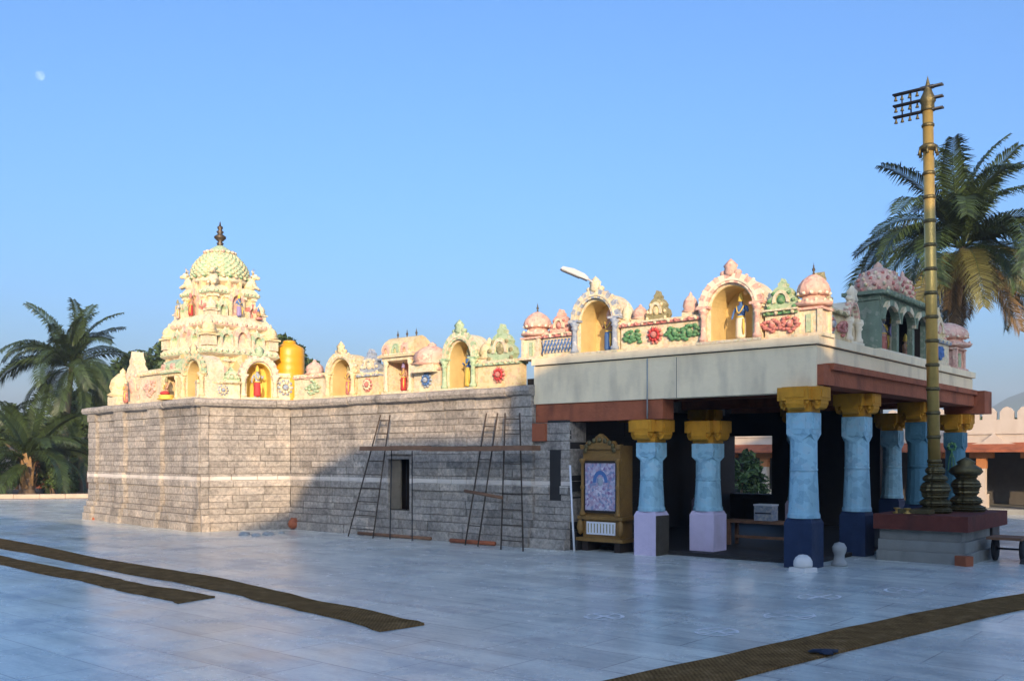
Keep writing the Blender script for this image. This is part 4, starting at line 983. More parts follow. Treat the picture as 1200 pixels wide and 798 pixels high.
p = ground_at(944, 671); p = p + Vector((0, .12, .006)); dl = empty('domed_marker', p, 'round white dome stone on a square slab at the foot of the front navy column', 'stone marker')
q = new('white_stone'); q.box((p.x, p.y, .006 + .03), (.29, .29, .06), 'white_stone', top=.94, rz=.6); q.build('slab', dl)
q = new('white_stone'); q.lathe([(.125, .06), (.135, .10), (.130, .15), (.105, .20), (.06, .235), (0, .245)], 24, (p.x, p.y, .006), 'white_stone'); q.build('dome', dl)
for (u, v, h_, lb) in ((-.08, .66, .36, 'grey rounded stone post standing behind the white dome stone'), (-.10, 2.86, .34, 'small pale stone post by the second navy column, near the pole platform')):
    c = uv(u, v, .006); q = new('grey_stone'); k = h_ / .36
    q.lathe([(.12, 0), (.12, .05), (.085, .08), (.075, .16), (.10, .22), (.105, .28), (.07, .34), (0, .36)], 20, (c.x, c.y, .006), 'grey_stone')
    tag(q.build('stone_post'), lb, 'stone post', 'little stone posts by the hall columns')

# flagpole platform
fx = -1.5; M = TUV
pf = empty('stepped_platform', uv(-.9, 2.75, 0), 'stone stepped platform with a dark red top slab under the brass flagpole', 'platform')
def ub(q, u0, u1, v0, v1, z0, z1, m): q.M = TUV; q.b3(-u1, -u0, v0, v1, z0, z1, m)
q = new('step_stone'); ub(q, -1.56, -.20, 1.90, 3.78, 0, .17, 'step_stone'); ub(q, -1.50, -.20, 1.97, 3.72, .172, .34, 'step_stone'); ub(q, -1.44, -.20, 2.04, 3.66, .342, .50, 'step_stone'); q.build('steps', pf)
q = new('red_stone'); ub(q, -1.56, -.14, 1.92, 4.3, .502, .74, 'red_stone'); q.build('top_slab', pf)
q = new('dark_stone'); ub(q, -1.45, -.2, 3.8, 4.25, .0, .50, 'dark_stone'); q.build('block', pf)
q = new('clay'); c = uv(-1.52, 1.86, 0); q.box((c.x, c.y, .08), (.16, .2, .15), 'clay', rz=.4); tag(q.build('red_brick'), 'red brick lying at the near corner of the pole platform', 'brick')

# brass flagpole
pb = uv(-.86, 2.70, .742); fp = empty('flagpole', pb, 'tall ringed brass temple flagpole with three cross bars at its top', 'flagpole')
q = new('brass_old', 'brass')
q.lathe(rings([(.24, 0), (.25, .06), (.19, .10), (.25, .16), (.17, .22), (.21, .30), (.23, .42), (.15, .50), (.20, .55), (.12, .62), (.16, .68), (.11, .74), (.115, .80)]), 32, pb, 'brass_old', 12, .10, smooth=False); q.build('pedestal', fp)
LEAN = -.13; HT = 7.72 - .742
def pole_at(t): return pb + Vector((LEAN * t, 0, HT * t))
q = new('brass'); q.tube([pole_at(.10), pole_at(.5), pole_at(.93)], [.096, .089, .082], 'brass', 20)
q.build('pole', fp)
for i in range(15):
    t = .12 + i * .0555; c = pole_at(t); q = new('brass_old'); r_ = .097 - .014 * t
    q.lathe([(r_, -.03), (r_ * 1.16, -.018), (r_ * 1.18, .012), (r_, .03)], 20, c, 'brass_old'); q.build('ring', fp)
q = new('brass_old'); c = pole_at(.93); q.lathe([(.092, 0), (.105, .03), (.10, .12), (.125, .16), (.12, .20), (.075, .30), (.03, .45), (0, .58)], 16, c, 'brass_old'); q.build('finial', fp)
q = new('brass_old'); c = pole_at(.845); q.lathe([(.09, -.06), (.13, -.02), (.145, .02), (.09, .06)], 16, c, 'brass_old')
for k in range(6): a = k * math.pi / 3; q.tube([(c.x + .135 * math.cos(a), c.y + .135 * math.sin(a), c.z), (c.x + .15 * math.cos(a), c.y + .15 * math.sin(a), c.z - .12)], [.014, .026], 'brass_old', 6)
q.build('collar', fp)
for i in range(3):
    c = pole_at(.985 - i * .0265); q = new('iron'); u3 = Vector((U.x, U.y, 0)); w3 = Vector((V.x, V.y, 0))
    a = c + u3 * .54; e = c - u3 * .24
    for s_ in (-1, 1): q.tube([a + w3 * .03 * s_, e + w3 * .03 * s_], .018, 'iron', 6)
    q.box((c.x, c.y, c.z), (.07, .2, .05), 'iron', rz=math.atan2(U.y, U.x) + math.pi / 2)
    bar = q.build('cross_bar', fp)
    for k in (.16, .28, .40, .50):
        q = new('brass_old'); b_ = c + u3 * k; q.lathe([(.0, -.02), (.012, -.03), (.02, -.07), (.032, -.10), (0, -.101)], 8, b_, 'brass_old'); q.build('bell', bar)
for k in (.26, .40): 
    q = new('iron'); a = pole_at(.985) + Vector((U.x, U.y, 0)) * k; e = pole_at(.932) + Vector((U.x, U.y, 0)) * k; q.tube([e, a], .012, 'iron', 6); q.build('upright', fp)
# altar bell shape beside the pole
c = uv(-1.10, 3.55, .742); al = empty('brass_altar', c, 'dark old brass lotus altar on the platform beside the flagpole base', 'altar')
q = new('brass_old'); q.lathe(rings([(.29, 0), (.30, .07), (.22, .11), (.26, .18), (.17, .25), (.21, .36), (.23, .46), (.15, .54), (.19, .60)]), 32, c, 'brass_old', 12, .10, smooth=False); q.build('body', al)
q = new('brass_old', 'green'); q.lathe([(.20, .60), (.25, .66), (.22, .72), (.12, .78), (.14, .82), (.05, .88), (0, .9)], 24, c, 'brass_old', 12, .12); q.build('lotus_top', al)
for i, (u, v) in enumerate(((-.42, 2.2), (-.60, 2.15))):
    c = uv(u, v, .742); q = new('brass'); q.lathe([(.06, 0), (.065, .012), (.03, .03), (.02, .05), (.05, .08), (.055, .09)], 14, c, 'brass'); tag(q.build('oil_lamp'), 'little brass oil lamp on the left end of the platform' if i == 0 else 'little brass oil lamp next to the flagpole pedestal', 'oil lamp', 'little lamps on the platform')
c = uv(-.70, 2.25, .742); q = new('brass_old'); q.box((c.x, c.y, c.z + .04), (.5, .22, .07), 'brass_old', rz=math.atan2(-U.y, -U.x)); tag(q.build('brass_tray'), 'flat brass tray lying at the foot of the flagpole', 'tray')

# little hand cart beyond the platform
c = uv(-1.62, 3.05, .006); ct = empty('hand_cart', c, 'small dark hand cart with round wheels behind the pole platform, handle out to the right', 'cart')
def wheel(o, ax, r_, parent):
    tz = Vector((0, 0, 1)); fw = ax.cross(tz).normalized(); q = new('black_rubber', 'iron'); pr = []
    Mx = Matrix(((fw.x, tz.x, ax.x, o.x), (fw.y, tz.y, ax.y, o.y), (fw.z, tz.z, ax.z, o.z), (0, 0, 0, 1))); q.M = Mx
    q.lathe([(r_ * .78, -.03), (r_, -.022), (r_ * 1.02, 0), (r_, .022), (r_ * .78, .03)], 24, (0, 0, 0), 'black_rubber')
    w_o = q.build('wheel', parent)
    q = new('iron'); q.M = Mx; q.lathe([(0, -.04), (r_ * .22, -.038), (r_ * .22, .038), (0, .04)], 12, (0, 0, 0), 'iron')
    for k in range(6): a = k * math.pi / 3; q.tube([(0, 0, 0), (r_ * .82 * math.cos(a), r_ * .82 * math.sin(a), 0)], .012, 'iron', 5)
    q.build('rim', w_o)
vv = Vector((V.x, V.y, 0)); uu = Vector((-U.x, -U.y, 0))
wheel(c + Vector((0, 0, .19)) + uu * .05, uu, .19, ct); wheel(c + Vector((0, 0, .19)) - uu * -.45, uu, .19, ct)
q = new('iron'); 
for k in (.10, .42): q.tube([c + uu * k + vv * -.3 + Vector((0, 0, .36)), c + uu * k + vv * .25 + Vector((0, 0, .32)), c + uu * (k + .8) + vv * .6 + Vector((0, 0, .40))], .02, 'iron', 6)
q.tube([c + uu * .05 + Vector((0, 0, .19)), c + uu * .45 + Vector((0, 0, .19))], .018, 'iron', 6); q.build('frame', ct)
q = new('wood_old'); o = c + uu * .25 + vv * -.05 + Vector((0, 0, .37)); q.box(o, (.5, .6, .04), 'wood_old', rz=math.atan2(uu.y, uu.x)); q.build('tray', ct)

# ------------------------------------------------------------------ mats, chalk marks, scraps on the paving
def strip_mat(up, lo, label, th=.022):
    def dense(p, n=40):
        out = []
        for k in range(n + 1):
            t = k / n * (len(p) - 1); i = min(int(t), len(p) - 2); f_ = t - i
            p0, p1, p2, p3 = p[max(i - 1, 0)], p[i], p[i + 1], p[min(i + 2, len(p) - 1)]
            out.append(tuple(.5 * (2 * b2 + (c2 - a2) * f_ + (2 * a2 - 5 * b2 + 4 * c2 - d2) * f_ ** 2 + (3 * b2 - a2 - 3 * c2 + d2) * f_ ** 3) for a2, b2, c2, d2 in zip(p0, p1, p2, p3)))
        return out
    A = [ground_at(*p) for p in dense(up)]; B = [ground_at(*p) for p in dense(lo)]; n = len(A)
    q = new('coir'); vs = []; K = 5
    for i in range(n):
        for j in range(K):
            t = j / (K - 1); p_ = A[i].lerp(B[i], t); e = rnd.uniform(-.016, .016) + .02 * math.sin(i * .55) if j in (0, K - 1) else 0
            lift = .03 * max(0, math.sin(i * .7 + j * .8)) ** 2 if 0 < j < K - 1 else .006 * (1 + math.sin(i * 1.3 + j))
            vs.append((p_.x + e, p_.y + e, .008 + th * .6 + lift * .6))
    m_ = len(vs); vs += [(x, y, .0075) for x, y, z in vs]
    fs = []
    for i in range(n - 1):
        for j in range(K - 1): a = i * K + j; fs.append((a, a + 1, a + K + 1, a + K)); fs.append((m_ + a + K, m_ + a + K + 1, m_ + a + 1, m_ + a))
        for j in (0, K - 1): a = i * K + j; fs.append((a, a + K, a + K + m_, a + m_))
    for i in (0, n - 1):
        for j in range(K - 1): a = i * K + j; fs.append((a, a + 1, a + 1 + m_, a + m_))
    q.add(vs, fs, 'coir'); return tag(q.build('coir_mat'), label, 'floor mat', 'coir mats laid on the courtyard paving')
strip_mat([(-260, 597), (-120, 613), (0, 632), (100, 652), (200, 669), (300, 688), (400, 711), (498, 733)], [(-260, 604), (-120, 622), (0, 643), (100, 663), (200, 682), (290, 701), (370, 720), (446, 741)], 'longest brown coir mat running from the left edge to mid paving')
strip_mat([(-200, 622), (-80, 641), (0, 653), (90, 670), (170, 686), (250, 701)], [(-200, 630), (-80, 649), (0, 662), (80, 679), (150, 694), (208, 708)], 'short narrow dark coir mat at the lower left, nearer the viewer')
strip_mat([(1420, 664), (1310, 680), (1200, 697), (1080, 719), (960, 745), (830, 774), (640, 815)], [(1470, 672), (1340, 691), (1200, 715), (1100, 738), (990, 765), (880, 793), (760, 828)], 'wide brown coir mat crossing the lower right corner of the paving')
c = ground_at(967, 765, .03); q = new('cloth_blue')
vs = [(0, 0, .035)]; n = 14
for i in range(n): a = 2 * math.pi * i / n; k = .12 + .05 * math.sin(3 * a) + rnd.uniform(-.02, .02); k *= .75; vs.append((k * math.cos(a) * 1.2, k * math.sin(a) * .8, .008 + .012 * (i % 2)))
for i in range(n): a = 2 * math.pi * i / n; vs.append((vs[1 + i][0] * .98, vs[1 + i][1] * .98, 0.002))
q.M = Matrix.Translation((c.x, c.y, .034)); q.add(vs, [(0, 1 + i, 1 + (i + 1) % n) for i in range(n)] + [(1 + i, 1 + n + i, 1 + n + (i + 1) % n, 1 + (i + 1) % n) for i in range(n)] + [[1 + n + i for i in range(n - 1, -1, -1)]], 'cloth_blue', True)
tag(q.build('cloth_scrap'), 'small dark blue rag dropped on the wide coir mat', 'rag')
def chalk(px, py, w, h, label):
    root_pts = []; q = new('chalk')
    def line(pts):
        P_ = [ground_at(px + a * w, py + b2 * h) for a, b2 in pts]
        for a, b2 in zip(P_, P_[1:]):
            d = (b2 - a); L = d.length
            if L < 1e-4 or rnd.random() < .16: continue
            nrm = Vector((-d.y, d.x, 0)).normalized() * rnd.uniform(.009, .022)
            o_ = .0095 + rnd.uniform(0, .002)
            q.add([(a.x + nrm.x, a.y + nrm.y, o_), (a.x - nrm.x, a.y - nrm.y, o_), (b2.x - nrm.x, b2.y - nrm.y, o_), (b2.x + nrm.x, b2.y + nrm.y, o_)], [(0, 1, 2, 3)], 'chalk')
    line([(math.cos(t * .35) * .5, math.sin(t * .35) * .5) for t in range(19)]); line([(-.5, 0), (-.2, .18), (0, -.1), (.2, .2), (.5, 0)]); line([(-.3, -.4), (.3, .4)]); line([(.3, -.4), (-.3, .4)])
    return tag(q.build('chalk_drawing'), label, 'chalk drawing', 'white chalk floor drawings')
chalk(840, 741, 50, 9, 'white chalk drawing on the paving nearest the wide mat'); chalk(708, 723, 44, 8, 'white chalk ring drawn on the paving left of the others')
chalk(925, 722, 60, 9, 'loose white chalk drawing beside the wide mat, in front of the navy columns'); chalk(1060, 692, 46, 7, 'white chalk drawing at the far right, in front of the pole platform'); chalk(960, 700, 50, 7, 'faint chalk drawing just in front of the dome stone')
def rock(c, r_, m, label, cat, name, fl=.6):
    q = new(m); q.M = Matrix.Translation(c); vs = []
    bm = bmesh.new(); bmesh.ops.create_icosphere(bm, subdivisions=2, radius=1)
    for v_ in bm.verts: k = 1 + rnd.uniform(-.14, .14); vs.append((v_.co.x * r_ * k, v_.co.y * r_ * k * .8, max(-.05, v_.co.z) * r_ * fl * k))
    fs = [[v_.index for v_ in f.verts] for f in bm.faces]; bm.free(); q.add(vs, fs, m); return tag(q.build(name), label, cat)
q = new('clay'); c = ground_at(345, 620); q.lathe([(.06, 0), (.13, .05), (.15, .12), (.12, .19), (.075, .22), (.09, .25), (.07, .25), (.06, .2)], 18, (c.x, c.y, .01), 'clay'); tag(q.build('clay_pot'), 'round red clay pot at the inner corner of the granite wall', 'pot')
rock(ground_at(117, 609) + Vector((0, 0, .01)), .2, 'clay', 'reddish rubble lump at the far left foot of the granite wall', 'rubble', 'rubble_lump')
for i, (px, py, r_) in enumerate(((286, 627, .13), (300, 628, .10), (314, 627, .12), (330, 625, .07))):
    tag(rock(ground_at(px, py) + Vector((0, 0, .01)), r_, 'grey_stone', 'grey loose stone lying at the foot of the stepped wall face', 'stone', 'loose_stone'), group='loose stones at the wall foot')
rock(ground_at(1199, 661) + Vector((.1, 0, .01)), .16, 'dark_stone', 'dark round stone on the paving at the right edge', 'stone', 'round_stone', .8)

# ------------------------------------------------------------------ long colonnade behind the hall, right
YW = 16.6
cl = empty('colonnade_building', uv(2, YW, 0), 'long low whitewashed colonnade with a terracotta eave and toothed parapet, behind the hall', 'building')
u0, u1 = -16.0, 13.0; Fw = Face(uv(u1, YW), uv(u0, YW)); LW = Fw.L
q = new('cream_wash', 'terracotta', M=Fw.M(0)); q.b3(0, LW, 0, 3.2, 2.02, 2.72, 'cream_wash'); q.b3(0, LW, -.05, .2, 2.30, 2.36, 'cream_wash'); q.build('parapet', cl)
q = new('terracotta', M=Fw.M(0)); vs = [(0, -.5, 1.84), (LW, -.5, 1.84), (LW, 0, 2.06), (0, 0, 2.06), (0, -.5, 1.78), (LW, -.5, 1.78), (LW, .2, 1.95), (0, .2, 1.95)]
q.add(vs, [(0, 1, 2, 3), (4, 7, 6, 5), (0, 4, 5, 1), (2, 6, 7, 3), (0, 3, 7, 4), (1, 5, 6, 2)], 'terracotta'); q.build('eave', cl)
nm_ = int(LW / .46)
for i in range(nm_):
    x = (i + .5) * .46
    if not (3 < x < LW - 8): continue
    q = new('cream_wash', M=Fw.M(x, .02, 2.72)); q.prism([(-.18, 0), (-.18, .22), (-.09, .33), (0, .37), (.09, .33), (.18, .22), (.18, 0)], 0, .16, 'cream_wash'); q.build('merlon', cl)
q = new('dark_stone', 'cream_wash', M=Fw.M(0)); q.b3(0, LW, 2.9, 3.2, 0, 2.02, 'dark_stone'); q.b3(0, LW, .3, 2.9, 1.92, 2.02, 'dark_stone'); q.build('wall', cl)
q = new('step_stone', M=Fw.M(0)); q.b3(0, LW, -.3, 2.9, 0, .16, 'step_stone'); q.build('plinth', cl)
xs = Fw.s_(1149)
for i in range(-17, 4):
    x = xs + i * 1.36; q = new('cream_wash', 'orange_wash', M=Fw.M(x, .15, .16)); q.box((0, 0, .2), (.32, .32, .4), 'cream_wash'); q.box((0, 0, .78), (.22, .22, .76), 'cream_wash'); q.box((0, 0, 1.30), (.25, .25, .3), 'orange_wash'); q.box((0, 0, 1.53), (.62, .28, .16), 'orange_wash'); q.build('pillar', cl)
q = new('terracotta', M=Fw.M(Fw.s_(1165), -.1, 1.98)); q.prism([(-.75, 0), (-.3, .1), (0, .34), (.3, .1), (.75, 0)], 0, .2, 'cream_wash'); q.build('pediment', cl)

# ------------------------------------------------------------------ planting: palms, trees, shrubs
def frond_mesh(L, elev, droop, green, seed, n=90, wide=.235):
    r = random.Random(seed); q = new(green, 'frond_dry'); pts = []; p_ = Vector((0, 0, 0)); a = elev; st = 24
    for i in range(st + 1):
        pts.append(p_.copy()); a = elev - droop * (i / st) ** 1.3; p_ = p_ + Vector((math.cos(a), 0, math.sin(a))) * (L / st)
    tw = r.uniform(-.4, .4)
    q.tube(pts, [max(.004, .022 * (1 - i / st)) * L / 3.4 for i in range(st + 1)], 'frond_green' if green != 'frond_dry' else green, 5)
    for s in (-1, 1):
        for k in range(n):
            t = .10 + .90 * (k + r.random() * .5) / n; f_ = t * st; i = min(int(f_), st - 1); b_ = pts[i].lerp(pts[i + 1], f_ - i); d = (pts[i + 1] - pts[i]).normalized()
            up_ = Vector((-d.z, 0, d.x)); side = Vector((0, s, 0))
            ll = L * wide * (math.sin(math.pi * min(1, t * .80 + .14)) ** .7) * r.uniform(.8, 1.12)
            dr = (d * .65 + side * .75 + up_ * (.25 + tw * s * .4)).normalized(); w_ = L * .0062
            m1 = b_ + dr * ll * .5; e = b_ + dr * ll * .94 + Vector((0, 0, -ll * r.uniform(.25, .62))); m1.z -= ll * .05
            wv = d * w_
            q.add([b_ - wv * .5, b_ + wv * .5, m1 + wv, m1 - wv, e], [(0, 1, 2, 3), (3, 2, 4)], green, tone=r.random())
    return q.build('frond', origin=(0, 0, 0))
def palm(loc, trunk_h, lean, L, n, label, yellow=.2, tr=.16, seed=1, kinds=None, elmin=-55):
    r = random.Random(seed); root = empty('coconut_palm', loc, label, 'palm tree', 'coconut palms')
    q = new('bark'); base = Vector(loc); pts = []; rs = []
    for i in range(22):
        t = i / 21; pts.append(base + Vector((lean[0] * t ** 1.5, lean[1] * t ** 1.5, trunk_h * t))); rs.append(tr * (1.35 - .5 * min(1, t * 5)) * (1 - .22 * t) * (1.06 if i % 2 else .97))
    q.tube(pts, rs, 'bark', 12); q.build('trunk', root)
    top = pts[-1] - base
    var = []
    for k in range(6):
        el = (82, 60, 38, 14, -16, -50)[k]; dr = (62, 98, 118, 110, 78, 38)[k]; gm = ('frond_green' if k < 4 else 'frond_yellow' if k == 5 and yellow < .3 or k == 4 and yellow > .25 else 'frond_green' if k == 4 else 'frond_dry')
        o = frond_mesh(L * (.92, 1, 1.02, 1, .9, .75)[k], R(el), R(dr), gm, seed * 10 + k); var.append(o)
    used = set()
    for i in range(n):
        f_ = (i + .5) / n; k = min(5, int(f_ * 5.5 * (1 - .18 * (yellow < .1)))); o = var[k]
        if k in used: c = o.copy(); col.objects.link(c)
        else: c = o; used.add(k)
        c.parent = root; c.location = top + Vector((0, 0, -.10 * f_)); c.rotation_euler = (R(r.uniform(-28, 28)), R(r.uniform(-16, 16)), i * 2.39996 + r.uniform(-.45, .45)); s_ = r.uniform(.74, 1.1); c.scale = (s_, s_, s_)
    for k, o in enumerate(var):
        if k not in used: bpy.data.objects.remove(o)
    return root
D_ = 34; tp = space_at(1129, 290, D_)
palm((tp.x - .7, tp.y, 0), tp.z, (.7, 0), 4.7, 54, 'tall coconut palm with yellowing lower fronds behind the brass flagpole', .3, .2, 3)
D_ = 47; tp = space_at(84, 430, D_)
palm((tp.x - .4, tp.y, 0), tp.z, (.4, 0), 3.8, 40, 'taller coconut palm at the left, its crown against the sky', .0, .18, 5)
D_ = 41; tp = space_at(32, 520, D_)
root2 = palm((tp.x, tp.y, 0.0), 1.5, (.05, 0), 3.6, 26, 'short young palm with a flared tan trunk at the left garden kerb', .0, .30, 8)
q = new('palm_boot')
for i in range(26):
    a = i * 2.4; z0 = .15 + i * .05; r0 = .34 * (1 - .012 * i); p_ = Vector((tp.x, tp.y, z0)); d = Vector((math.cos(a), math.sin(a), 0)); sd_ = Vector((-d.y, d.x, 0))
    q.add([p_ + d * r0 * .7 - sd_ * .13, p_ + d * r0 * .7 + sd_ * .13, p_ + d * (r0 + .10) + sd_ * .03 + Vector((0, 0, .62)), p_ + d * (r0 + .10) - sd_ * .03 + Vector((0, 0, .62)), p_ + d * r0 + Vector((0, 0, .3))],
          [(0, 1, 4), (1, 2, 4), (2, 3, 4), (3, 0, 4), (0, 3, 2, 1)], 'palm_boot', tone=rnd.random())
q.build('leaf_sheaths', root2)
D_ = 45; tp = space_at(95, 552, D_)
palm((tp.x, tp.y, 0), 1.8, (0, 0), 2.8, 18, 'low arching palm in front of the garden shed, beside the granite corner', .2, .2, 12)
tp = space_at(-12, 540, 43); palm((tp.x, tp.y, 0), 2.2, (0, 0), 3.2, 20, 'palm half cut off by the left edge of the view', .0, .2, 14)

def leaf_crown(parent, blobs, n, size, m, seed, name='crown'):
    r = random.Random(seed); q = new(*m)
    tot = sum(b_[3] ** 2 for b_ in blobs)
    for (x, y, z, rad) in blobs:
        sub = [(Vector((r.gauss(0, 1), r.gauss(0, 1), r.gauss(0, .8))).normalized() * r.uniform(.45, .95) * rad, rad * r.uniform(.25, .45)) for _ in range(9)]
        for _ in range(int(n * rad ** 2 / tot)):
            o, rr_ = r.choice(sub); v_ = Vector((r.gauss(0, 1), r.gauss(0, 1), r.gauss(0, 1))).normalized() * rr_ * r.random() ** .33
            c = Vector((x, y, z)) + o + v_
            a = Vector((r.gauss(0, 1), r.gauss(0, 1), r.gauss(0, .6))).normalized(); b2 = a.cross(Vector((r.gauss(0, 1), r.gauss(0, 1), r.gauss(0, 1)))).normalized(); s_ = size * r.uniform(.6, 1.3)
            q.add([c - a * s_, c + b2 * s_ * .4, c + a * s_, c - b2 * s_ * .4], [(0, 1, 2, 3)], m[0] if r.random() < .7 else m[-1], tone=r.random())
    return q.build(name, parent)
def tree(px, D, ztop, rad, label, seed, m=('leaf_dark', 'leaf_mid'), n=8500, size=.21, tr=.2, name='broadleaf_tree', trunk=True):
    r = random.Random(seed); c = space_at(px, 560, D); root = empty(name, (c.x, c.y, 0), label, 'tree', 'trees behind the temple'); cz = ztop - rad
    blobs = [(c.x, c.y, cz, rad * .75)]
    for k in range(6):
        a = r.uniform(0, 6.28); blobs.append((c.x + math.cos(a) * rad * r.uniform(.4, .8), c.y + math.sin(a) * rad * .5, cz + rad * r.uniform(-.5, .45), rad * r.uniform(.35, .55)))
    leaf_crown(root, blobs, n, size, m, seed)
    q = new('bark'); q.tube([(c.x, c.y, 0), (c.x + .1, c.y, cz * .5), (c.x, c.y, cz)], [tr * 1.3, tr, tr * .6], 'bark', 9)
    for b_ in blobs[1:]: q.tube([(c.x, c.y, cz * .75), ((c.x + b_[0]) / 2, (c.y + b_[1]) / 2, (cz * .7 + b_[2]) / 2), (b_[0], b_[1], b_[2])], [tr * .5, tr * .35, tr * .12], 'bark', 6)
    q.build('trunk', root); return root
tree(164, 55, 9.0, 2.9, 'dark rounded tree showing just left of the shrine tower', 31)
tree(140, 52, 5.6, 2.2, 'lower dark tree between the palms and the shrine roof', 32)
tree(348, 60, 9.9, 2.6, 'dark tree rising behind the yellow water tank', 33)
tree(112, 53, 6.6, 2.3, 'dark leafy tree standing between the tall palm and the shrine corner', 38)
tree(20, 60, 5.2, 2.6, 'wide dark tree behind the left palms', 34)
tree(70, 58, 5.0, 2.4, 'dark tree behind the garden shed', 35)
tree(-60, 58, 6.2, 2.8, 'large dark tree out at the far left', 36)
tree(1160, 46, 4.2, 1.6, 'low dark tree behind the colonnade, under the tall palm', 37, n=2500)
def shrub(px, py, h, w, label, seed, m=('leaf_mid', 'leaf_dark'), n=900, size=.10):
    r = random.Random(seed); c = ground_at(px, py); root = empty('garden_shrub', (c.x, c.y, 0), label, 'shrub', 'shrubs in the garden bed')
    leaf_crown(root, [(c.x + r.uniform(-.4, .4) * w, c.y + r.uniform(-.2, .2), h * r.uniform(.4, .62), w * .42) for _ in range(4)], n, size, m, seed, 'foliage')
    q = new('bark'); 
    for k in range(5): q.tube([(c.x + r.uniform(-.1, .1), c.y, 0), (c.x + r.uniform(-.3, .3) * w, c.y + r.uniform(-.2, .2), h * .6)], [.03, .012], 'bark', 5)
    q.build('stem', root)
shrub(6, 579, 1.5, 1.3, 'leafy shrub at the far left end of the garden bed', 41); shrub(62, 579, 1.4, 1.2, 'green shrub just right of the young palm trunk', 42)
shrub(84, 577, 1.0, .9, 'low shrub before the shed wall', 43); shrub(-40, 579, 1.7, 1.6, 'shrub out beyond the left edge', 44)
c = uv(8.0, 13.4, 0); root = empty('garden_shrub', c, 'bushy green shrub glimpsed through the dark hall', 'shrub', 'shrubs in the garden bed')
leaf_crown(root, [(c.x + dx, c.y + dy, z, r_) for dx, dy, z, r_ in ((0, 0, .9, .8), (.6, .2, .7, .6), (-.6, 0, .8, .7), (.1, .1, 1.4, .6))], 2200, .10, ('leaf_mid', 'leaf_dark'), 45, 'foliage'); q = new('bark'); q.tube([c, c + Vector((.1, 0, 1.0))], [.06, .03], 'bark', 7); q.build('stem', root)
# garden kerb, shed
q = new('kerb_stone'); a = ground_at(-240, 586); b_ = ground_at(107, 583.5); d = (b_ - a); q.M = Matrix.Translation(a) @ Matrix.Rotation(math.atan2(d.y, d.x), 4, 'Z'); k = int(d.length / .9)
for i in range(k): q.b3(d.length * i / k + .006, d.length * (i + 1) / k - .006, 0, .22, 0, .17 + rnd.uniform(-.01, .01), 'kerb_stone')
tag(q.build('garden_kerb'), 'pale stone kerb edging the garden bed at the left', 'kerb')
c = space_at(88, 560, 49); sh = empty('garden_shed', (c.x, c.y, 0), 'low open shed with a dark tiled roof and red brown wall behind the left palms', 'shed')
q = new('clay'); q.b3(c.x - 2.6, c.x + 2.4, c.y + 1.2, c.y + 1.4, 0, 1.4, 'clay'); q.build('wall', sh)
q = new('terracotta', 'dark_stone'); q.add([(c.x - 3, c.y - .9, 2.05), (c.x + 2.8, c.y - .9, 2.05), (c.x + 2.8, c.y + 1.6, 2.7), (c.x - 3, c.y + 1.6, 2.7), (c.x - 3, c.y - .9, 1.95), (c.x + 2.8, c.y - .9, 1.95), (c.x + 2.8, c.y + 1.6, 2.6), (c.x - 3, c.y + 1.6, 2.6)], [(0, 1, 2, 3), (7, 6, 5, 4), (0, 4, 5, 1), (1, 5, 6, 2), (2, 6, 7, 3), (3, 7, 4, 0)], 'dark_stone'); q.build('roof', sh)
for x in (-2.6, -.9, .8, 2.4): q = new('wood_old'); q.tube([(c.x + x, c.y - .7, 0), (c.x + x, c.y - .7, 2.0)], .09, 'wood_old', 8); q.build('post', sh)
c = space_at(-4, 500, 66); hs_ = empty('village_house', (c.x, c.y, 0), 'pale pinkish house showing between the palms at the left edge', 'house')
q = new('cream_wash'); q.b3(c.x - 4, c.y * 0 + c.x + 1.8, c.y, c.y + 5, 0, 4.3, 'cream_wash'); q.build('wall', hs_)
q = new('cream_wash', 'terracotta'); q.b3(c.x - 4.2, c.x + 2.0, c.y - .3, c.y + 5.2, 4.3, 4.5, 'cream_wash'); q.b3(c.x - 4.1, c.x + 1.9, c.y - .2, c.y, 3.1, 3.2, 'cream_wash'); q.build('roof', hs_)
q = new('dark_gap'); q.b3(c.x - .6, c.x + .4, c.y - .02, c.y + .1, 2.0, 3.0, 'dark_gap'); q.build('window', hs_)

# ------------------------------------------------------------------ unseen blockers, added and shaped to cast the shade over the court
TE = math.tan(R(SUN_EL)); LU = LX * U.x + LY * U.y; LV = LX * V.x + LY * V.y
def back(u, v, z, vs_): s_ = (v - vs_) / LV; return (u - LU * s_, z + TE * s_)      # where the ray to the sun meets the plane v = vs_
vs_ = -24.0
gt = empty('shade_wall', uv(-20, vs_ - 2, 0), 'long stepped wall added behind the viewer to cast shade over the court', 'building')
outline = [back(u, 0, z, vs_) for u, z in ((-.35, 3.40), (4.66, 3.40), (4.74, 2.0), (9.2, 2.0), (10.3, 1.8), (11.3, .8))]  # stepped outline traced back from the shade edges it has to cast
b2 = back(11.9, -2.5, 0.0, vs_)
outline = [(-46, outline[0][1] - 1.5), (outline[0][0] - 1, outline[0][1])] + outline + [(b2[0], b2[1]), (24, b2[1]), (24, 0), (-46, 0)]
q = new('cream_wash'); q.M = TUV; q.prism([(-u_, z_) for u_, z_ in outline], vs_ - 1.2, vs_, 'cream_wash'); gw = q.build('wall', gt)
for i in range(9): q = new('dark_gap'); q.M = TUV; x = 26 - i * 5.5; q.b3(x - .9, x + .9, vs_ + .001, vs_ + .06, .1, 2.6, 'dark_gap'); q.build('door', gt)
us = -11.0
s_ = (8.3 * 0 + (0 - us)) / LU; zt = 5.3 + TE * s_
va = .60 - LV * s_; vb = 9.0 - LV * s_
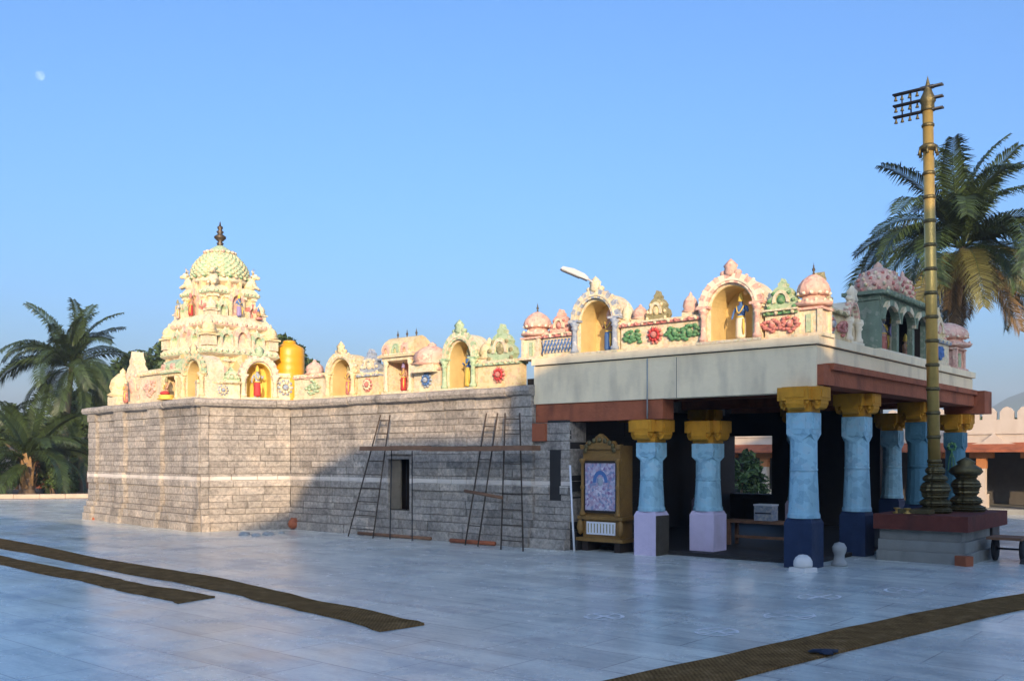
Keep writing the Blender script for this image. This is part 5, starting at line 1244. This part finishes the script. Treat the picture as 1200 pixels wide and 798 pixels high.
sd_ = empty('side_shade_block', uv(us - 2, (va + vb) / 2, 0), 'tall plain block added out of view on the right to shade the hall front', 'building')
q = new('cream_wash'); ub(q, us - 5, us, va, vb, 0, zt, 'cream_wash'); q.build('wall', sd_)  # added blocker, sized to keep the hall's right face in shade
q = new('terracotta'); ub(q, us - 5.2, us - .25, va + .1, vb - .1, zt + .003, zt + .15, 'terracotta'); q.build('roof', sd_)
for i in range(3): q = new('dark_gap'); v_ = va + 1.4 + i * 2.6; ub(q, us + .001, us + .05, v_ - .6, v_ + .6, .2, 2.5, 'dark_gap'); q.build('door', sd_)

# ------------------------------------------------------------------ moon and air
m, n, l, b = node_mat('moon_dust')                # sunlit lunar dust seen through the lit air in front of it: the air's light is added to its own
df = n.new('ShaderNodeBsdfDiffuse'); df.inputs[1].default_value = 1
nz = noise(n, l, N(n, 'TexCoord').outputs['Object'], .09, 4); cr = ramp(n, [(.42, (.02, .02, .02)), (.60, (.09, .095, .10))]); l.new(nz.outputs[0], cr.inputs[0]); l.new(cr.outputs[0], df.inputs[0])
tr_ = n.new('ShaderNodeBsdfTransparent'); ad_ = n.new('ShaderNodeAddShader'); l.new(df.outputs[0], ad_.inputs[0]); l.new(tr_.outputs[0], ad_.inputs[1])
l.new(ad_.outputs[0], [x for x in n if x.type == 'OUTPUT_MATERIAL'][0].inputs['Surface']); m.use_backface_culling = False
mp_ = space_at(47, 89, 3000); q = new('moon_dust'); q.ball(mp_, 14, 'moon_dust', 24)
tag(q.build('moon'), 'faint pale daytime moon in the upper left sky', 'moon')
m = bpy.data.materials.new('air'); m.use_nodes = True; n = m.node_tree.nodes; l = m.node_tree.links
for x in list(n):
    if x.type != 'OUTPUT_MATERIAL': n.remove(x)
pv = n.new('ShaderNodeVolumePrincipled'); pv.inputs['Color'].default_value = (.76, .89, 1, 1); pv.inputs['Density'].default_value = .00065; pv.inputs['Anisotropy'].default_value = 0
l.new(pv.outputs[0], [x for x in n if x.type == 'OUTPUT_MATERIAL'][0].inputs['Volume']); MATS['air'] = m
q = new('air'); q.b3(-1200, 1200, -1200, 1200, -1, 84, 'air'); tag(q.build('haze'), kind='stuff')
